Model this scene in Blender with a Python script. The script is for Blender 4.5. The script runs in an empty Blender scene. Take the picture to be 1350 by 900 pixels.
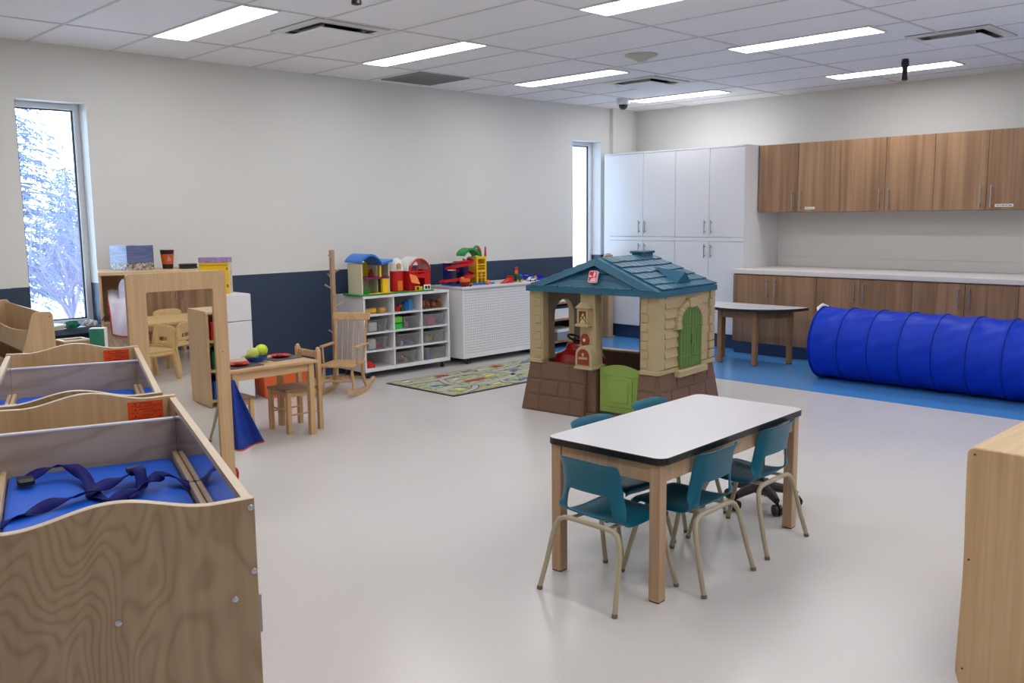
import bpy, bmesh, math, random
from math import sin, cos, pi, radians, atan2, sqrt, hypot
from mathutils import Vector, Matrix
random.seed(7)
SC = bpy.context.scene
COL = SC.collection

# ------------------------------------------------------------------ helpers
def lin(c):
    return c / 12.92 if c <= 0.04045 else ((c + 0.055) / 1.055) ** 2.4
def rgb(r, g, b):
    return (lin(r / 255), lin(g / 255), lin(b / 255), 1.0)

class MB:
    """collects shapes into one bmesh"""
    def __init__(s):
        s.bm = bmesh.new()
    def _face(s, vs, mi=0, sm=False):
        try:
            f = s.bm.faces.new(vs)
            f.material_index = mi
            f.smooth = sm
            return f
        except ValueError:
            return None
    def box(s, x0, y0, z0, x1, y1, z1, mi=0, M=None):
        x0, x1 = min(x0, x1), max(x0, x1); y0, y1 = min(y0, y1), max(y0, y1); z0, z1 = min(z0, z1), max(z0, z1)
        co = [(x, y, z) for z in (z0, z1) for y in (y0, y1) for x in (x0, x1)]
        v = [s.bm.verts.new((M @ Vector(c)) if M else c) for c in co]
        for q in ((0, 2, 3, 1), (4, 5, 7, 6), (0, 1, 5, 4), (2, 6, 7, 3), (0, 4, 6, 2), (1, 3, 7, 5)):
            s._face([v[i] for i in q], mi)
        return s
    def hexa(s, co, mi=0):
        """eight corners: bottom ring of 4 then top ring of 4"""
        v = [s.bm.verts.new(c) for c in co]
        for q in ((3, 2, 1, 0), (4, 5, 6, 7), (0, 1, 5, 4), (1, 2, 6, 5), (2, 3, 7, 6), (3, 0, 4, 7)):
            s._face([v[i] for i in q], mi)
        return s
    def prism(s, pts, axis, a0, a1, mi=0, M=None, sm=False):
        """polygon (u,v) pushed along axis; x:(y,z) y:(x,z) z:(x,y)"""
        def m(u, w, a):
            c = {'x': (a, u, w), 'y': (u, a, w), 'z': (u, w, a)}[axis]
            return (M @ Vector(c)) if M else c
        A = [s.bm.verts.new(m(u, w, a0)) for u, w in pts]
        B = [s.bm.verts.new(m(u, w, a1)) for u, w in pts]
        n = len(pts)
        fs = [s._face(A[::-1], mi), s._face(B, mi)]
        for i in range(n):
            s._face([A[i], A[(i + 1) % n], B[(i + 1) % n], B[i]], mi, sm)
        return s
    def tube(s, pts, r, n=10, mi=0, caps=True, sm=True):
        pts = [Vector(p) for p in pts]
        rs = r if isinstance(r, (list, tuple)) else [r] * len(pts)
        rings = []
        up = None
        for i, p in enumerate(pts):
            d = (pts[min(i + 1, len(pts) - 1)] - pts[max(i - 1, 0)])
            d.normalize()
            if up is None:
                up = Vector((0, 0, 1)) if abs(d.z) < 0.9 else Vector((1, 0, 0))
            a = d.cross(up)
            if a.length < 1e-6:
                a = d.cross(Vector((0, 1, 0)))
            a.normalize()
            b = a.cross(d); b.normalize()
            up = b
            rings.append([s.bm.verts.new(p + a * rs[i] * cos(2 * pi * k / n) + b * rs[i] * sin(2 * pi * k / n)) for k in range(n)])
        for i in range(len(rings) - 1):
            for k in range(n):
                s._face([rings[i][k], rings[i][(k + 1) % n], rings[i + 1][(k + 1) % n], rings[i + 1][k]], mi, sm)
        if caps:
            s._face(rings[0], mi); s._face(rings[-1][::-1], mi)
        return s
    def lathe(s, prof, n=24, c=(0, 0, 0), mi=0, M=None, sm=True, caps=True):
        rings = []
        for r, z in prof:
            ring = []
            for k in range(n):
                co = Vector((r * cos(2 * pi * k / n), r * sin(2 * pi * k / n), z))
                if M: co = M @ co
                ring.append(s.bm.verts.new(co + Vector(c)))
            rings.append(ring)
        for i in range(len(rings) - 1):
            for k in range(n):
                s._face([rings[i][k], rings[i][(k + 1) % n], rings[i + 1][(k + 1) % n], rings[i + 1][k]], mi, sm)
        if caps:
            s._face(rings[0][::-1], mi); s._face(rings[-1], mi)
        return s
    def ball(s, c, r, nu=14, nv=9, mi=0):
        rx, ry, rz = r if isinstance(r, (list, tuple)) else (r, r, r)
        rings = []
        top = s.bm.verts.new((c[0], c[1], c[2] + rz)); bot = s.bm.verts.new((c[0], c[1], c[2] - rz))
        for j in range(1, nv):
            t = pi * j / nv
            rings.append([s.bm.verts.new((c[0] + rx * sin(t) * cos(2 * pi * k / nu), c[1] + ry * sin(t) * sin(2 * pi * k / nu), c[2] + rz * cos(t))) for k in range(nu)])
        for k in range(nu):
            s._face([top, rings[0][k], rings[0][(k + 1) % nu]], mi, True)
            s._face([bot, rings[-1][(k + 1) % nu], rings[-1][k]], mi, True)
            for j in range(len(rings) - 1):
                s._face([rings[j][k], rings[j + 1][k], rings[j + 1][(k + 1) % nu], rings[j][(k + 1) % nu]], mi, True)
        return s
    def grid(s, fn, nu, nv, mi=0, sm=True, skip=None, wrap=False):
        V = [[s.bm.verts.new(fn(i / nu, j / nv)) for i in range(nu + (0 if wrap else 1))] for j in range(nv + 1)]
        for j in range(nv):
            for i in range(nu):
                if skip and skip(i, j): continue
                i2 = (i + 1) % len(V[0]) if wrap else i + 1
                s._face([V[j][i], V[j][i2], V[j + 1][i2], V[j + 1][i]], mi, sm)
        return s

def ob(name, mb, mats, parent=None, bevel=0, solid=0, sub=0, seg=2, loc=None, rz=None, angle=35):
    me = bpy.data.meshes.new(name)
    bmesh.ops.remove_doubles(mb.bm, verts=mb.bm.verts, dist=1e-6) if sub else None
    bmesh.ops.recalc_face_normals(mb.bm, faces=mb.bm.faces)
    mb.bm.to_mesh(me); mb.bm.free()
    for m in (mats if isinstance(mats, (list, tuple)) else [mats]):
        me.materials.append(m)
    if any(p.use_smooth for p in me.polygons) and not sub:
        me.polygons.foreach_set('use_smooth', [True] * len(me.polygons))
        me.set_sharp_from_angle(angle=radians(angle))
    o = bpy.data.objects.new(name, me)
    COL.objects.link(o)
    if parent: o.parent = parent
    if loc: o.location = loc
    if rz is not None: o.rotation_euler = (0, 0, rz)
    if solid:
        m = o.modifiers.new('thickness', 'SOLIDIFY'); m.thickness = solid; m.offset = 0
    if sub:
        m = o.modifiers.new('rounding', 'SUBSURF'); m.levels = sub; m.render_levels = sub
        me.polygons.foreach_set('use_smooth', [True] * len(me.polygons))
    if bevel:
        m = o.modifiers.new('edges', 'BEVEL'); m.width = bevel; m.segments = seg; m.limit_method = 'ANGLE'; m.angle_limit = radians(40)
    return o

def tag(o, label, cat, group=None):
    o['label'] = label; o['category'] = cat
    if group: o['group'] = group
    return o
def thing(name, label, cat, loc=(0, 0, 0), rz=0, group=None):
    o = bpy.data.objects.new(name, None)
    o.empty_display_size = 0.1
    COL.objects.link(o); o.location = loc; o.rotation_euler = (0, 0, rz)
    return tag(o, label, cat, group)
def struct(name, mb, mats, **k):
    o = ob(name, mb, mats, **k); o['kind'] = 'structure'; return o
def copy_tree(o, parent=None):
    c = o.copy(); COL.objects.link(c)
    if parent: c.parent = parent
    for ch in list(o.children):
        copy_tree(ch, c)
    return c
def dup(root, loc, rz, label, group=None):
    c = copy_tree(root); c.location = loc; c.rotation_euler = (0, 0, rz); c['label'] = label
    if group: c['group'] = group
    return c

# ------------------------------------------------------------------ materials
def base_mat(name):
    m = bpy.data.materials.new(name); m.use_nodes = True
    nt = m.node_tree
    return m, nt, nt.nodes['Principled BSDF']
def N(nt, kind, **k):
    n = nt.nodes.new(kind)
    for a, b in k.items():
        setattr(n, a, b)
    return n
def pbr(name, col, rough=0.5, metal=0.0, var=0.06, vscale=6.0, bump=0.0, bscale=200.0, spec=None, coat=0.0, trans=0.0, alpha=1.0):
    """plain coloured material with a slight uneven tone"""
    m, nt, b = base_mat(name)
    tc = N(nt, 'ShaderNodeTexCoord')
    nz = N(nt, 'ShaderNodeTexNoise'); nz.inputs['Scale'].default_value = vscale; nz.inputs['Detail'].default_value = 3
    nt.links.new(tc.outputs['Object'], nz.inputs['Vector'])
    mx = N(nt, 'ShaderNodeMix', data_type='RGBA')
    mx.inputs[6].default_value = tuple(c * (1 - var) for c in col[:3]) + (1,)
    mx.inputs[7].default_value = tuple(min(1, c * (1 + var)) for c in col[:3]) + (1,)
    nt.links.new(nz.outputs['Fac'], mx.inputs[0])
    nt.links.new(mx.outputs[2], b.inputs['Base Color'])
    b.inputs['Roughness'].default_value = rough; b.inputs['Metallic'].default_value = metal
    if spec is not None: b.inputs['Specular IOR Level'].default_value = spec
    if coat: b.inputs['Coat Weight'].default_value = coat; b.inputs['Coat Roughness'].default_value = 0.1
    if trans: b.inputs['Transmission Weight'].default_value = trans
    if bump:
        n2 = N(nt, 'ShaderNodeTexNoise'); n2.inputs['Scale'].default_value = bscale; n2.inputs['Detail'].default_value = 2
        nt.links.new(tc.outputs['Object'], n2.inputs['Vector'])
        bp = N(nt, 'ShaderNodeBump'); bp.inputs['Strength'].default_value = bump; bp.inputs['Distance'].default_value = 0.002
        nt.links.new(n2.outputs['Fac'], bp.inputs['Height']); nt.links.new(bp.outputs['Normal'], b.inputs['Normal'])
    return m
def wood(name, light, dark, stretch=(1, 1, 0.12), scale=3.0, rings=10.0, contrast=0.5, rough=0.4, streak=60.0, coat=0.0):
    """contour-like figure plus fine streaks running along the axis with the small stretch value"""
    m, nt, b = base_mat(name)
    tc = N(nt, 'ShaderNodeTexCoord')
    mp = N(nt, 'ShaderNodeMapping'); mp.inputs['Scale'].default_value = stretch
    nt.links.new(tc.outputs['Object'], mp.inputs['Vector'])
    nz = N(nt, 'ShaderNodeTexNoise'); nz.inputs['Scale'].default_value = scale; nz.inputs['Detail'].default_value = 3; nz.inputs['Roughness'].default_value = 0.45
    nz.inputs['Distortion'].default_value = 0.4
    nt.links.new(mp.outputs['Vector'], nz.inputs['Vector'])
    mu = N(nt, 'ShaderNodeMath', operation='MULTIPLY'); mu.inputs[1].default_value = rings * 6.283
    nt.links.new(nz.outputs['Fac'], mu.inputs[0])
    si = N(nt, 'ShaderNodeMath', operation='SINE'); nt.links.new(mu.outputs[0], si.inputs[0])
    mr = N(nt, 'ShaderNodeMapRange'); mr.inputs[1].default_value = -1; mr.inputs[2].default_value = 1
    nt.links.new(si.outputs[0], mr.inputs[0])
    pw = N(nt, 'ShaderNodeMath', operation='POWER'); pw.inputs[1].default_value = 2.5
    nt.links.new(mr.outputs[0], pw.inputs[0])
    mp2 = N(nt, 'ShaderNodeMapping'); mp2.inputs['Scale'].default_value = tuple(1.0 if q > 0.5 else 0.03 for q in stretch)
    nt.links.new(tc.outputs['Object'], mp2.inputs['Vector'])
    n2 = N(nt, 'ShaderNodeTexNoise'); n2.inputs['Scale'].default_value = streak; n2.inputs['Detail'].default_value = 4
    nt.links.new(mp2.outputs['Vector'], n2.inputs['Vector'])
    ad = N(nt, 'ShaderNodeMath', operation='MULTIPLY_ADD')
    ad.inputs[1].default_value = contrast
    sb = N(nt, 'ShaderNodeMapRange'); sb.inputs[1].default_value = 0.3; sb.inputs[2].default_value = 0.7; sb.inputs[3].default_value = 0; sb.inputs[4].default_value = 1 - contrast
    nt.links.new(n2.outputs['Fac'], sb.inputs[0])
    nt.links.new(pw.outputs[0], ad.inputs[0]); nt.links.new(sb.outputs[0], ad.inputs[2])
    mx = N(nt, 'ShaderNodeMix', data_type='RGBA')
    mx.inputs[6].default_value = light; mx.inputs[7].default_value = dark
    nt.links.new(ad.outputs[0], mx.inputs[0]); nt.links.new(mx.outputs[2], b.inputs['Base Color'])
    b.inputs['Roughness'].default_value = rough
    if coat: b.inputs['Coat Weight'].default_value = coat; b.inputs['Coat Roughness'].default_value = 0.15
    return m
def clear(name, tint, tr=0.85, rough=0.03):
    """thin see-through sheet: mostly straight through, some mirror-like gloss"""
    m, nt, b = base_mat(name)
    out = nt.nodes['Material Output']
    t = N(nt, 'ShaderNodeBsdfTransparent'); t.inputs[0].default_value = tint
    b.inputs['Base Color'].default_value = tint; b.inputs['Roughness'].default_value = rough
    fr = N(nt, 'ShaderNodeFresnel'); fr.inputs[0].default_value = 1.45
    ad = N(nt, 'ShaderNodeMath', operation='ADD'); ad.inputs[1].default_value = 1 - tr; ad.use_clamp = True
    nt.links.new(fr.outputs[0], ad.inputs[0])
    mx = N(nt, 'ShaderNodeMixShader')
    nt.links.new(ad.outputs[0], mx.inputs[0]); nt.links.new(t.outputs[0], mx.inputs[1]); nt.links.new(b.outputs[0], mx.inputs[2])
    nt.links.new(mx.outputs[0], out.inputs[0])
    return m
def emit(name, col, s):
    m, nt, b = base_mat(name)
    e = N(nt, 'ShaderNodeEmission'); e.inputs[0].default_value = col; e.inputs[1].default_value = s
    nt.links.new(e.outputs[0], nt.nodes['Material Output'].inputs[0])
    return m

def speckle(name, base, dots, scale, amt, rough, big=0.04, bump=0.0):
    m, nt, b = base_mat(name)
    tc = N(nt, 'ShaderNodeTexCoord')
    a = N(nt, 'ShaderNodeTexNoise'); a.inputs['Scale'].default_value = scale; a.inputs['Detail'].default_value = 4; a.inputs['Roughness'].default_value = 0.7
    nt.links.new(tc.outputs['Object'], a.inputs['Vector'])
    r = N(nt, 'ShaderNodeMapRange'); r.inputs[1].default_value = 0.42; r.inputs[2].default_value = 0.68; r.inputs[4].default_value = amt
    nt.links.new(a.outputs['Fac'], r.inputs[0])
    c = N(nt, 'ShaderNodeTexNoise'); c.inputs['Scale'].default_value = 1.3; c.inputs['Detail'].default_value = 3
    nt.links.new(tc.outputs['Object'], c.inputs['Vector'])
    m1 = N(nt, 'ShaderNodeMix', data_type='RGBA')
    m1.inputs[6].default_value = tuple(x * (1 - big) for x in base[:3]) + (1,); m1.inputs[7].default_value = tuple(min(1, x * (1 + big)) for x in base[:3]) + (1,)
    nt.links.new(c.outputs['Fac'], m1.inputs[0])
    m2 = N(nt, 'ShaderNodeMix', data_type='RGBA'); m2.inputs[7].default_value = dots
    nt.links.new(m1.outputs[2], m2.inputs[6]); nt.links.new(r.outputs[0], m2.inputs[0])
    nt.links.new(m2.outputs[2], b.inputs['Base Color'])
    rr = N(nt, 'ShaderNodeMapRange'); rr.inputs[3].default_value = rough * 0.8; rr.inputs[4].default_value = rough * 1.25
    nt.links.new(c.outputs['Fac'], rr.inputs[0]); nt.links.new(rr.outputs[0], b.inputs['Roughness'])
    if bump:
        bp = N(nt, 'ShaderNodeBump'); bp.inputs['Strength'].default_value = bump; bp.inputs['Distance'].default_value = 0.002
        nt.links.new(a.outputs['Fac'], bp.inputs['Height']); nt.links.new(bp.outputs['Normal'], b.inputs['Normal'])
    return m

M = {}
M['floor'] = speckle('pale_vinyl', rgb(211, 208, 207), rgb(186, 183, 181), 240, 0.45, 0.23)
M['floor_blue'] = speckle('blue_vinyl', rgb(72, 140, 206), rgb(110, 168, 222), 160, 0.5, 0.2)
M['wall'] = pbr('wall_paint', rgb(225, 225, 222), 0.6, var=0.015, bump=0.05, bscale=400)
M['navy'] = pbr('navy_paint', rgb(44, 62, 88), 0.5, var=0.03)
M['navy_vinyl'] = pbr('navy_vinyl', rgb(40, 66, 104), 0.35, var=0.05)
M['blue_paint'] = pbr('blue_sill_paint', rgb(104, 134, 172), 0.4, var=0.03)
M['tile'] = speckle('ceiling_tile', rgb(250, 249, 252), rgb(218, 217, 221), 210, 0.45, 0.9, big=0.02, bump=0.3)
M['tbar'] = pbr('ceiling_bar', rgb(214, 213, 214), 0.5)
M['white'] = pbr('white_laminate', rgb(232, 232, 236), 0.35, var=0.01)
M['white_metal'] = pbr('white_metal', rgb(222, 222, 220), 0.35, var=0.01)
M['grey_metal'] = pbr('grey_grille', rgb(150, 150, 148), 0.5)
M['counter'] = pbr('countertop_laminate', rgb(228, 222, 220), 0.35, var=0.02, vscale=60)
M['brown'] = wood('brown_laminate', rgb(180, 142, 108), rgb(130, 97, 70), (1, 1, 0.045), 6, 2.5, 0.35, 0.42, 26)
M['brown_dark'] = pbr('brown_edge', rgb(92, 66, 48), 0.5)
M['birch'] = wood('birch_plywood', rgb(174, 150, 122), rgb(146, 118, 90), (1, 1, 0.45), 2.6, 44, 0.5, 0.36, 40)
M['birch_flat'] = wood('birch_panel', rgb(216, 184, 142), rgb(194, 158, 116), (1, 1, 0.06), 7, 3, 0.3, 0.38, 70)
M['birch_grey'] = wood('birch_board', rgb(198, 178, 154), rgb(166, 144, 120), (1, 0.35, 1), 5, 9, 0.6, 0.35, 30)
M['birch_x'] = wood('birch_rail', rgb(224, 198, 158), rgb(200, 168, 126), (0.06, 1, 1), 8, 3, 0.3, 0.38, 70)
M['ply_edge'] = pbr('plywood_edge', rgb(226, 208, 180), 0.4, var=0.12, vscale=120)
M['maple'] = wood('maple_table', rgb(194, 164, 132), rgb(170, 138, 108), (1, 1, 0.06), 9, 3, 0.3, 0.42, 70)
M['pine'] = wood('pine', rgb(214, 176, 128), rgb(184, 142, 94), (1, 1, 0.07), 10, 3, 0.35, 0.4, 60)
M['pine_h'] = wood('pine_flat', rgb(212, 176, 132), rgb(180, 138, 94), (0.07, 1, 1), 10, 3, 0.35, 0.4, 60)
M['brownwood'] = wood('stained_seat', rgb(158, 122, 90), rgb(120, 86, 58), (0.08, 1, 1), 12, 3, 0.4, 0.38, 60)
M['oak'] = wood('oak_legs', rgb(160, 120, 82), rgb(124, 88, 56), (1, 1, 0.06), 10, 3, 0.35, 0.42, 60)
M['teal'] = pbr('teal_plastic', rgb(8, 98, 124), 0.36, var=0.06, vscale=9, bump=0.05, bscale=600, spec=.35)
M['cream_metal'] = pbr('cream_paint', rgb(176, 166, 140), 0.35, var=0.04, vscale=30)
M['rubber'] = pbr('dark_rubber', rgb(46, 40, 38), 0.6)
M['cap'] = pbr('worn_cap', rgb(120, 106, 88), 0.5)
M['black'] = pbr('black_plastic', rgb(22, 22, 24), 0.4)
M['steel'] = pbr('brushed_steel', rgb(176, 176, 178), 0.32, 1.0)
M['chrome'] = pbr('chrome_bolt', rgb(200, 204, 214), 0.15, 1.0)
M['tabletop'] = pbr('tabletop_laminate', rgb(210, 208, 213), 0.28, var=0.015, vscale=90)
M['mat'] = pbr('blue_vinyl_mat', rgb(22, 100, 224), 0.45, var=0.04, bump=0.08, bscale=500, spec=.3)
M['strap'] = pbr('navy_webbing', rgb(22, 24, 108), 0.65, var=0.08, vscale=80, bump=0.2, bscale=900, spec=.15)
M['acrylic'] = pbr('mirror_acrylic', rgb(196, 192, 200), 0.06, 0.9, var=0.01)
M['sticker'] = pbr('orange_sticker', rgb(238, 82, 30), 0.4, var=0.03)
M['ink'] = pbr('dark_ink', rgb(96, 34, 20), 0.5)
M['tunnel'] = pbr('blue_nylon', rgb(8, 54, 190), 0.42, var=0.1, vscale=5, bump=1.0, bscale=18, spec=.2)
M['tunnel_seam'] = pbr('blue_nylon_seam', rgb(8, 42, 152), 0.5, spec=.2)
M['white_cloth'] = pbr('white_cloth', rgb(222, 220, 240), 0.85, var=0.03)
M['red_trim'] = pbr('red_trim', rgb(190, 34, 44), 0.6)
M['blue_cloth'] = pbr('royal_blue_cloth', rgb(30, 66, 170), 0.7, var=0.08)
M['orange_trim'] = pbr('orange_trim', rgb(214, 84, 60), 0.6)
# playhouse plastics
M['h_roof'] = pbr('slate_blue_plastic', rgb(40, 96, 122), 0.42, var=0.06, vscale=12, bump=0.1, bscale=300)
M['h_wall'] = pbr('sand_plastic', rgb(179, 161, 123), 0.45, var=0.04, bump=0.1, bscale=300)
M['h_base'] = pbr('mocha_plastic', rgb(112, 84, 66), 0.5, var=0.06, vscale=20, bump=0.12, bscale=300)
M['h_door'] = pbr('lime_plastic', rgb(134, 162, 74), 0.42, var=0.04)
M['h_shutter'] = pbr('leaf_green_plastic', rgb(95, 124, 58), 0.42, var=0.05)
M['h_mail'] = pbr('brick_red_plastic', rgb(140, 52, 38), 0.45)
M['h_glow'] = pbr('pale_gold_plastic', rgb(226, 196, 130), 0.3)
for nm, c in dict(red=(206, 30, 28), dkred=(140, 20, 24), yellow=(244, 200, 40), blue=(36, 92, 200), skyblue=(52, 128, 226), green=(36, 150, 62), lime=(120, 210, 70), white=(236, 234, 230),
                  tan=(206, 160, 92), brown=(140, 84, 56), orange=(240, 124, 40), purple=(122, 66, 150), plum=(120, 36, 92), pink=(226, 84, 108), navy=(28, 38, 110), grey=(150, 150, 156), dkgreen=(20, 88, 66),
                  cream=(228, 220, 190), turq=(60, 150, 190)).items():
    M['t_' + nm] = pbr('toy_' + nm, rgb(*c), 0.35, var=0.04)
M['bin'] = clear('clear_bin_plastic', (0.96, 0.97, 0.98, 1), 0.985, 0.06)
M['glass'] = clear('window_glass', (0.97, 0.99, 1, 1), 0.97, 0.01)
M['frame'] = pbr('window_frame', rgb(232, 238, 246), 0.35, var=0.01)
M['gasket'] = pbr('black_gasket', rgb(24, 26, 34), 0.6)
M['diffuser'] = emit('lamp_diffuser', (1.0, 0.985, 0.97, 1), 12.8)
M['snow'] = pbr('snow', rgb(232, 238, 250), 0.8)
M['needle'] = pbr('hazed_needles', rgb(98, 110, 142), 0.8)  # outdoor haze put into the needle colour as a grey-blue tint
M['bark'] = pbr('grey_bark', rgb(94, 88, 114), 0.8)  # same haze put into the bark as a lavender tint
M['paper'] = pbr('paper', rgb(236, 234, 230), 0.7)
M['toddler'] = wood('beige_beech', rgb(224, 192, 138), rgb(204, 168, 112), (1, 1, 0.08), 8, 3, 0.3, 0.42, 60)
# ------------------------------------------------------------------ room
XB, YA, ZC = 9.13, 7.1, 2.68
XN, YN = -1.3, -3.0
BAND = 0.962
b = MB(); b.box(XN, YN, -0.1, 6.82, YA, 0.0, 0); b.box(6.82, YN, -0.1, XB, YA, 0.0, 1)
struct('floor', b, [M['floor'], M['floor_blue']])
b = MB(); b.box(XN - .2, YN - .2, ZC, XB + .2, YA + .3, ZC + 0.12)
struct('ceiling', b, M['tile'])
def wall_piece(b, x0, y0, x1, y1, z0, z1):
    if z0 < BAND < z1:
        b.box(x0, y0, z0, x1, y1, BAND, 1); b.box(x0, y0, BAND, x1, y1, z1, 0)
    else:
        b.box(x0, y0, z0, x1, y1, z1, 1 if z1 <= BAND else 0)
W1 = (2.115, 2.597); W2 = (7.958, 8.452); ZS, ZT = 0.60, 2.283
b = MB()
wall_piece(b, XN, 7.06, 1.985, 7.35, 0, ZC)
wall_piece(b, 1.985, YA, W1[0], 7.35, 0, ZC)
wall_piece(b, W1[1], YA, W2[0], 7.35, 0, ZC)
wall_piece(b, W2[1], YA, XB + .2, 7.35, 0, ZC)
for a, c in (W1, W2):
    wall_piece(b, a, YA, c, 7.35, 0, ZS); wall_piece(b, a, YA, c, 7.35, ZT, ZC)
struct('wall_left', b, [M['wall'], M['navy']])
b = MB(); b.box(XB, YN - .2, 0, XB + 0.2, 7.1, ZC); struct('wall_far', b, M['wall'])
b = MB(); b.box(XN - .2, YN, 0, XN, 7.35, ZC); struct('wall_near', b, M['wall'])
b = MB(); b.box(XN - .2, YN - .2, 0, XB, YN, ZC); struct('wall_right', b, M['wall'])
b = MB(); b.box(8.615, 7.045, BAND, 8.985, 7.1, ZC); struct('column', b, M['wall'])
b = MB(); b.box(1.99, 7.085, 0, 8.44, 7.1, 0.1); struct('baseboard_left', b, M['navy_vinyl'])
# ceiling grid bars
xs = [2.80 + .577 * k for k in range(-7, 3)] + [4.53 + .58 * k for k in range(3)] + [6.27 + .62 * k for k in range(5)]
ys = [6.345, 5.08, 3.86, 2.64, 1.42, 0.2, -1.02, -2.24]
b = MB()
for x in xs: b.box(x - .008, YN, ZC - .004, x + .008, YA, ZC)
for y in ys: b.box(XN, y - .008, ZC - .005, XB, y + .008, ZC)
struct('trim_1', b, M['tbar'])

def window(name, x0, x1, sill):
    b = MB(); y0, y1 = 7.24, 7.31; f = 0.042
    zs = ZS + .047
    b.box(x0, y0, zs, x0 + f, y1, ZT); b.box(x1 - f, y0, zs, x1, y1, ZT)
    b.box(x0 + f, y0, zs, x1 - f, y1, zs + f); b.box(x0 + f, y0, ZT - f, x1 - f, y1, ZT)
    w = struct(name, b, M['frame'], bevel=.004)
    g = MB(); q = .009
    a0, a1, c0, c1 = x0 + f, x1 - f, zs + f, ZT - f
    g.box(a0, 7.262, c0, a0 + q, 7.285, c1); g.box(a1 - q, 7.262, c0, a1, 7.285, c1)
    g.box(a0 + q, 7.262, c0, a1 - q, 7.285, c0 + q); g.box(a0 + q, 7.262, c1 - q, a1 - q, 7.285, c1)
    ob('window_gasket', g, M['gasket'], w)
    p = MB(); p.box(a0 + q, 7.272, c0 + q, a1 - q, 7.276, c1 - q)
    ob('window_pane', p, M['glass'], w)
    s = MB(); s.box(x0 - .03, 7.055, ZS - .002, x1 + .03, 7.1, zs); s.box(x0 + .001, 7.1, ZS + .001, x1 - .001, 7.35, zs)
    ob('window_sill', s, M['blue_paint'], w, bevel=.004)
window('window_1', W1[0], W1[1], True)
window('window_2', W2[0], W2[1], True)

# ------------------------------------------------------------------ ceiling fixtures
def light(x0, x1, y0, y1, label, group='recessed ceiling lamps'):
    t = thing('ceiling_light', label, 'ceiling light', ((x0 + x1) / 2, (y0 + y1) / 2, ZC - .012), 0, group)
    w, h = (x1 - x0) / 2, (y1 - y0) / 2
    b = MB()
    for s in (-1, 1):
        b.box(s * w, -h - .012, 0, s * (w + .012), h + .012, .012); b.box(-w, s * h, 0, w, s * (h + .012), .012)
    ob('frame', b, M['white_metal'], t)
    d = MB(); d.box(-w, -h, .003, w, h, .011); ob('diffuser', d, M['diffuser'], t)
light(2.79, 3.03, 5.085, 6.315, 'lit panel lamp above the first window, largest of the row along the window wall')
light(4.51, 4.735, 5.07, 6.30, 'lit panel lamp between the square air vent and the grey ceiling grille')
light(6.30, 6.54, 5.185, 6.36, 'lit panel lamp between the grey grille and the vent near the room corner')
light(8.14, 8.41, 5.33, 6.44, 'lit panel lamp beside the dome camera above the white cupboards')
light(4.355, 4.61, 2.62, 3.825, 'lit panel lamp cut off by the top edge, before the round ceiling speaker')
light(6.21, 6.467, 2.87, 3.96, 'long lit panel lamp in front of the hanging black microphone')
light(8.12, 8.39, 3.03, 4.14, 'lit panel lamp behind the hanging black microphone, above the brown cupboards')
for i, (x, y) in enumerate([(x, y) for y in (0.2, -2.2) for x in (1.0, 2.8, 4.5, 6.25, 8.12)] + [(1.0, 5.08), (1.0, 2.62), (2.8, 2.62)]):
    light(x, x + .25, y, y + 1.2, 'lit ceiling panel lamp beyond the picture edge, behind or beside the viewer', 'ceiling lamps outside the picture')

def vent(x, y, label):
    t = thing('ceiling_vent', label, 'air vent', (x, y, ZC), 0, 'square air vents')
    h = .285
    b = MB(); b.box(-h, -h, -.003, h, h, 0); ob('backing', b, M['black'], t)
    f = MB()
    for s in (-1, 1):
        f.hexa([(s * h, -h, -.004), (s * h, h, -.004), (s * (h - .062), h - .062, -.006), (s * (h - .062), -h + .062, -.006), (s * h, -h, -.012), (s * h, h, -.012), (s * (h - .062), h - .062, -.014), (s * (h - .062), -h + .062, -.014)])
        f.hexa([(-h, s * h, -.004), (h, s * h, -.004), (h - .062, s * (h - .062), -.006), (-h + .062, s * (h - .062), -.006), (-h, s * h, -.012), (h, s * h, -.012), (h - .062, s * (h - .062), -.014), (-h + .062, s * (h - .062), -.014)])
    ob('frame', f, M['white_metal'], t)
    p = MB(); p.box(-.205, -.205, -.040, .205, .205, -.032)
    for sx in (-.15, .15):
        p.box(sx - .006, -.15, -.032, sx + .006, .15, -.002)
    ob('panel', p, M['tile'], t, bevel=.004)
vent(3.60, 5.385, 'square air vent beside the large lit lamp above the first window')
vent(7.17, 5.46, 'square air vent near the room corner above the white cupboards')
vent(7.07, 2.58, 'square air vent beyond the hanging microphone, next to the long lamps')
t = thing('ceiling_grille', 'grey square return-air grille in the ceiling against the window wall', 'air vent', (5.45, 6.655, ZC))
b = MB(); h = .285
b.box(-h, -h, -.004, h, h, 0); ob('backing', b, M['grey_metal'], t)
b = MB()
for s in (-1, 1):
    b.box(s * h, -h, -.010, s * (h - .018), h, -.004); b.box(-h + .018, s * h, -.010, h - .018, s * (h - .018), -.004)
ob('frame', b, M['grey_metal'], t)
b = MB()
for k in range(26): b.box(-h + .02, -h + .026 + k * .0205, -.009, h - .02, -h + .032 + k * .0205, -.004)
ob('slats', b, M['grey_metal'], t)
M['spk'] = pbr('speaker_beige', rgb(196, 192, 178), .6)
t = thing('ceiling_speaker', 'round pale ceiling speaker in front of the square vent', 'speaker', (5.95, 4.585, ZC))
b = MB(); b.lathe([(.13, 0), (.13, -.008), (.115, -.016), (.06, -.018)], 32); ob('rim', b, M['spk'], t)
b = MB(); b.lathe([(.085, -.016), (.07, -.03), (.03, -.052), (.004, -.056)], 32); ob('cone', b, M['spk'], t)
t = thing('security_camera', 'white ceiling dome camera with black glass ball near the room corner', 'camera', (8.02, 6.42, ZC))
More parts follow.
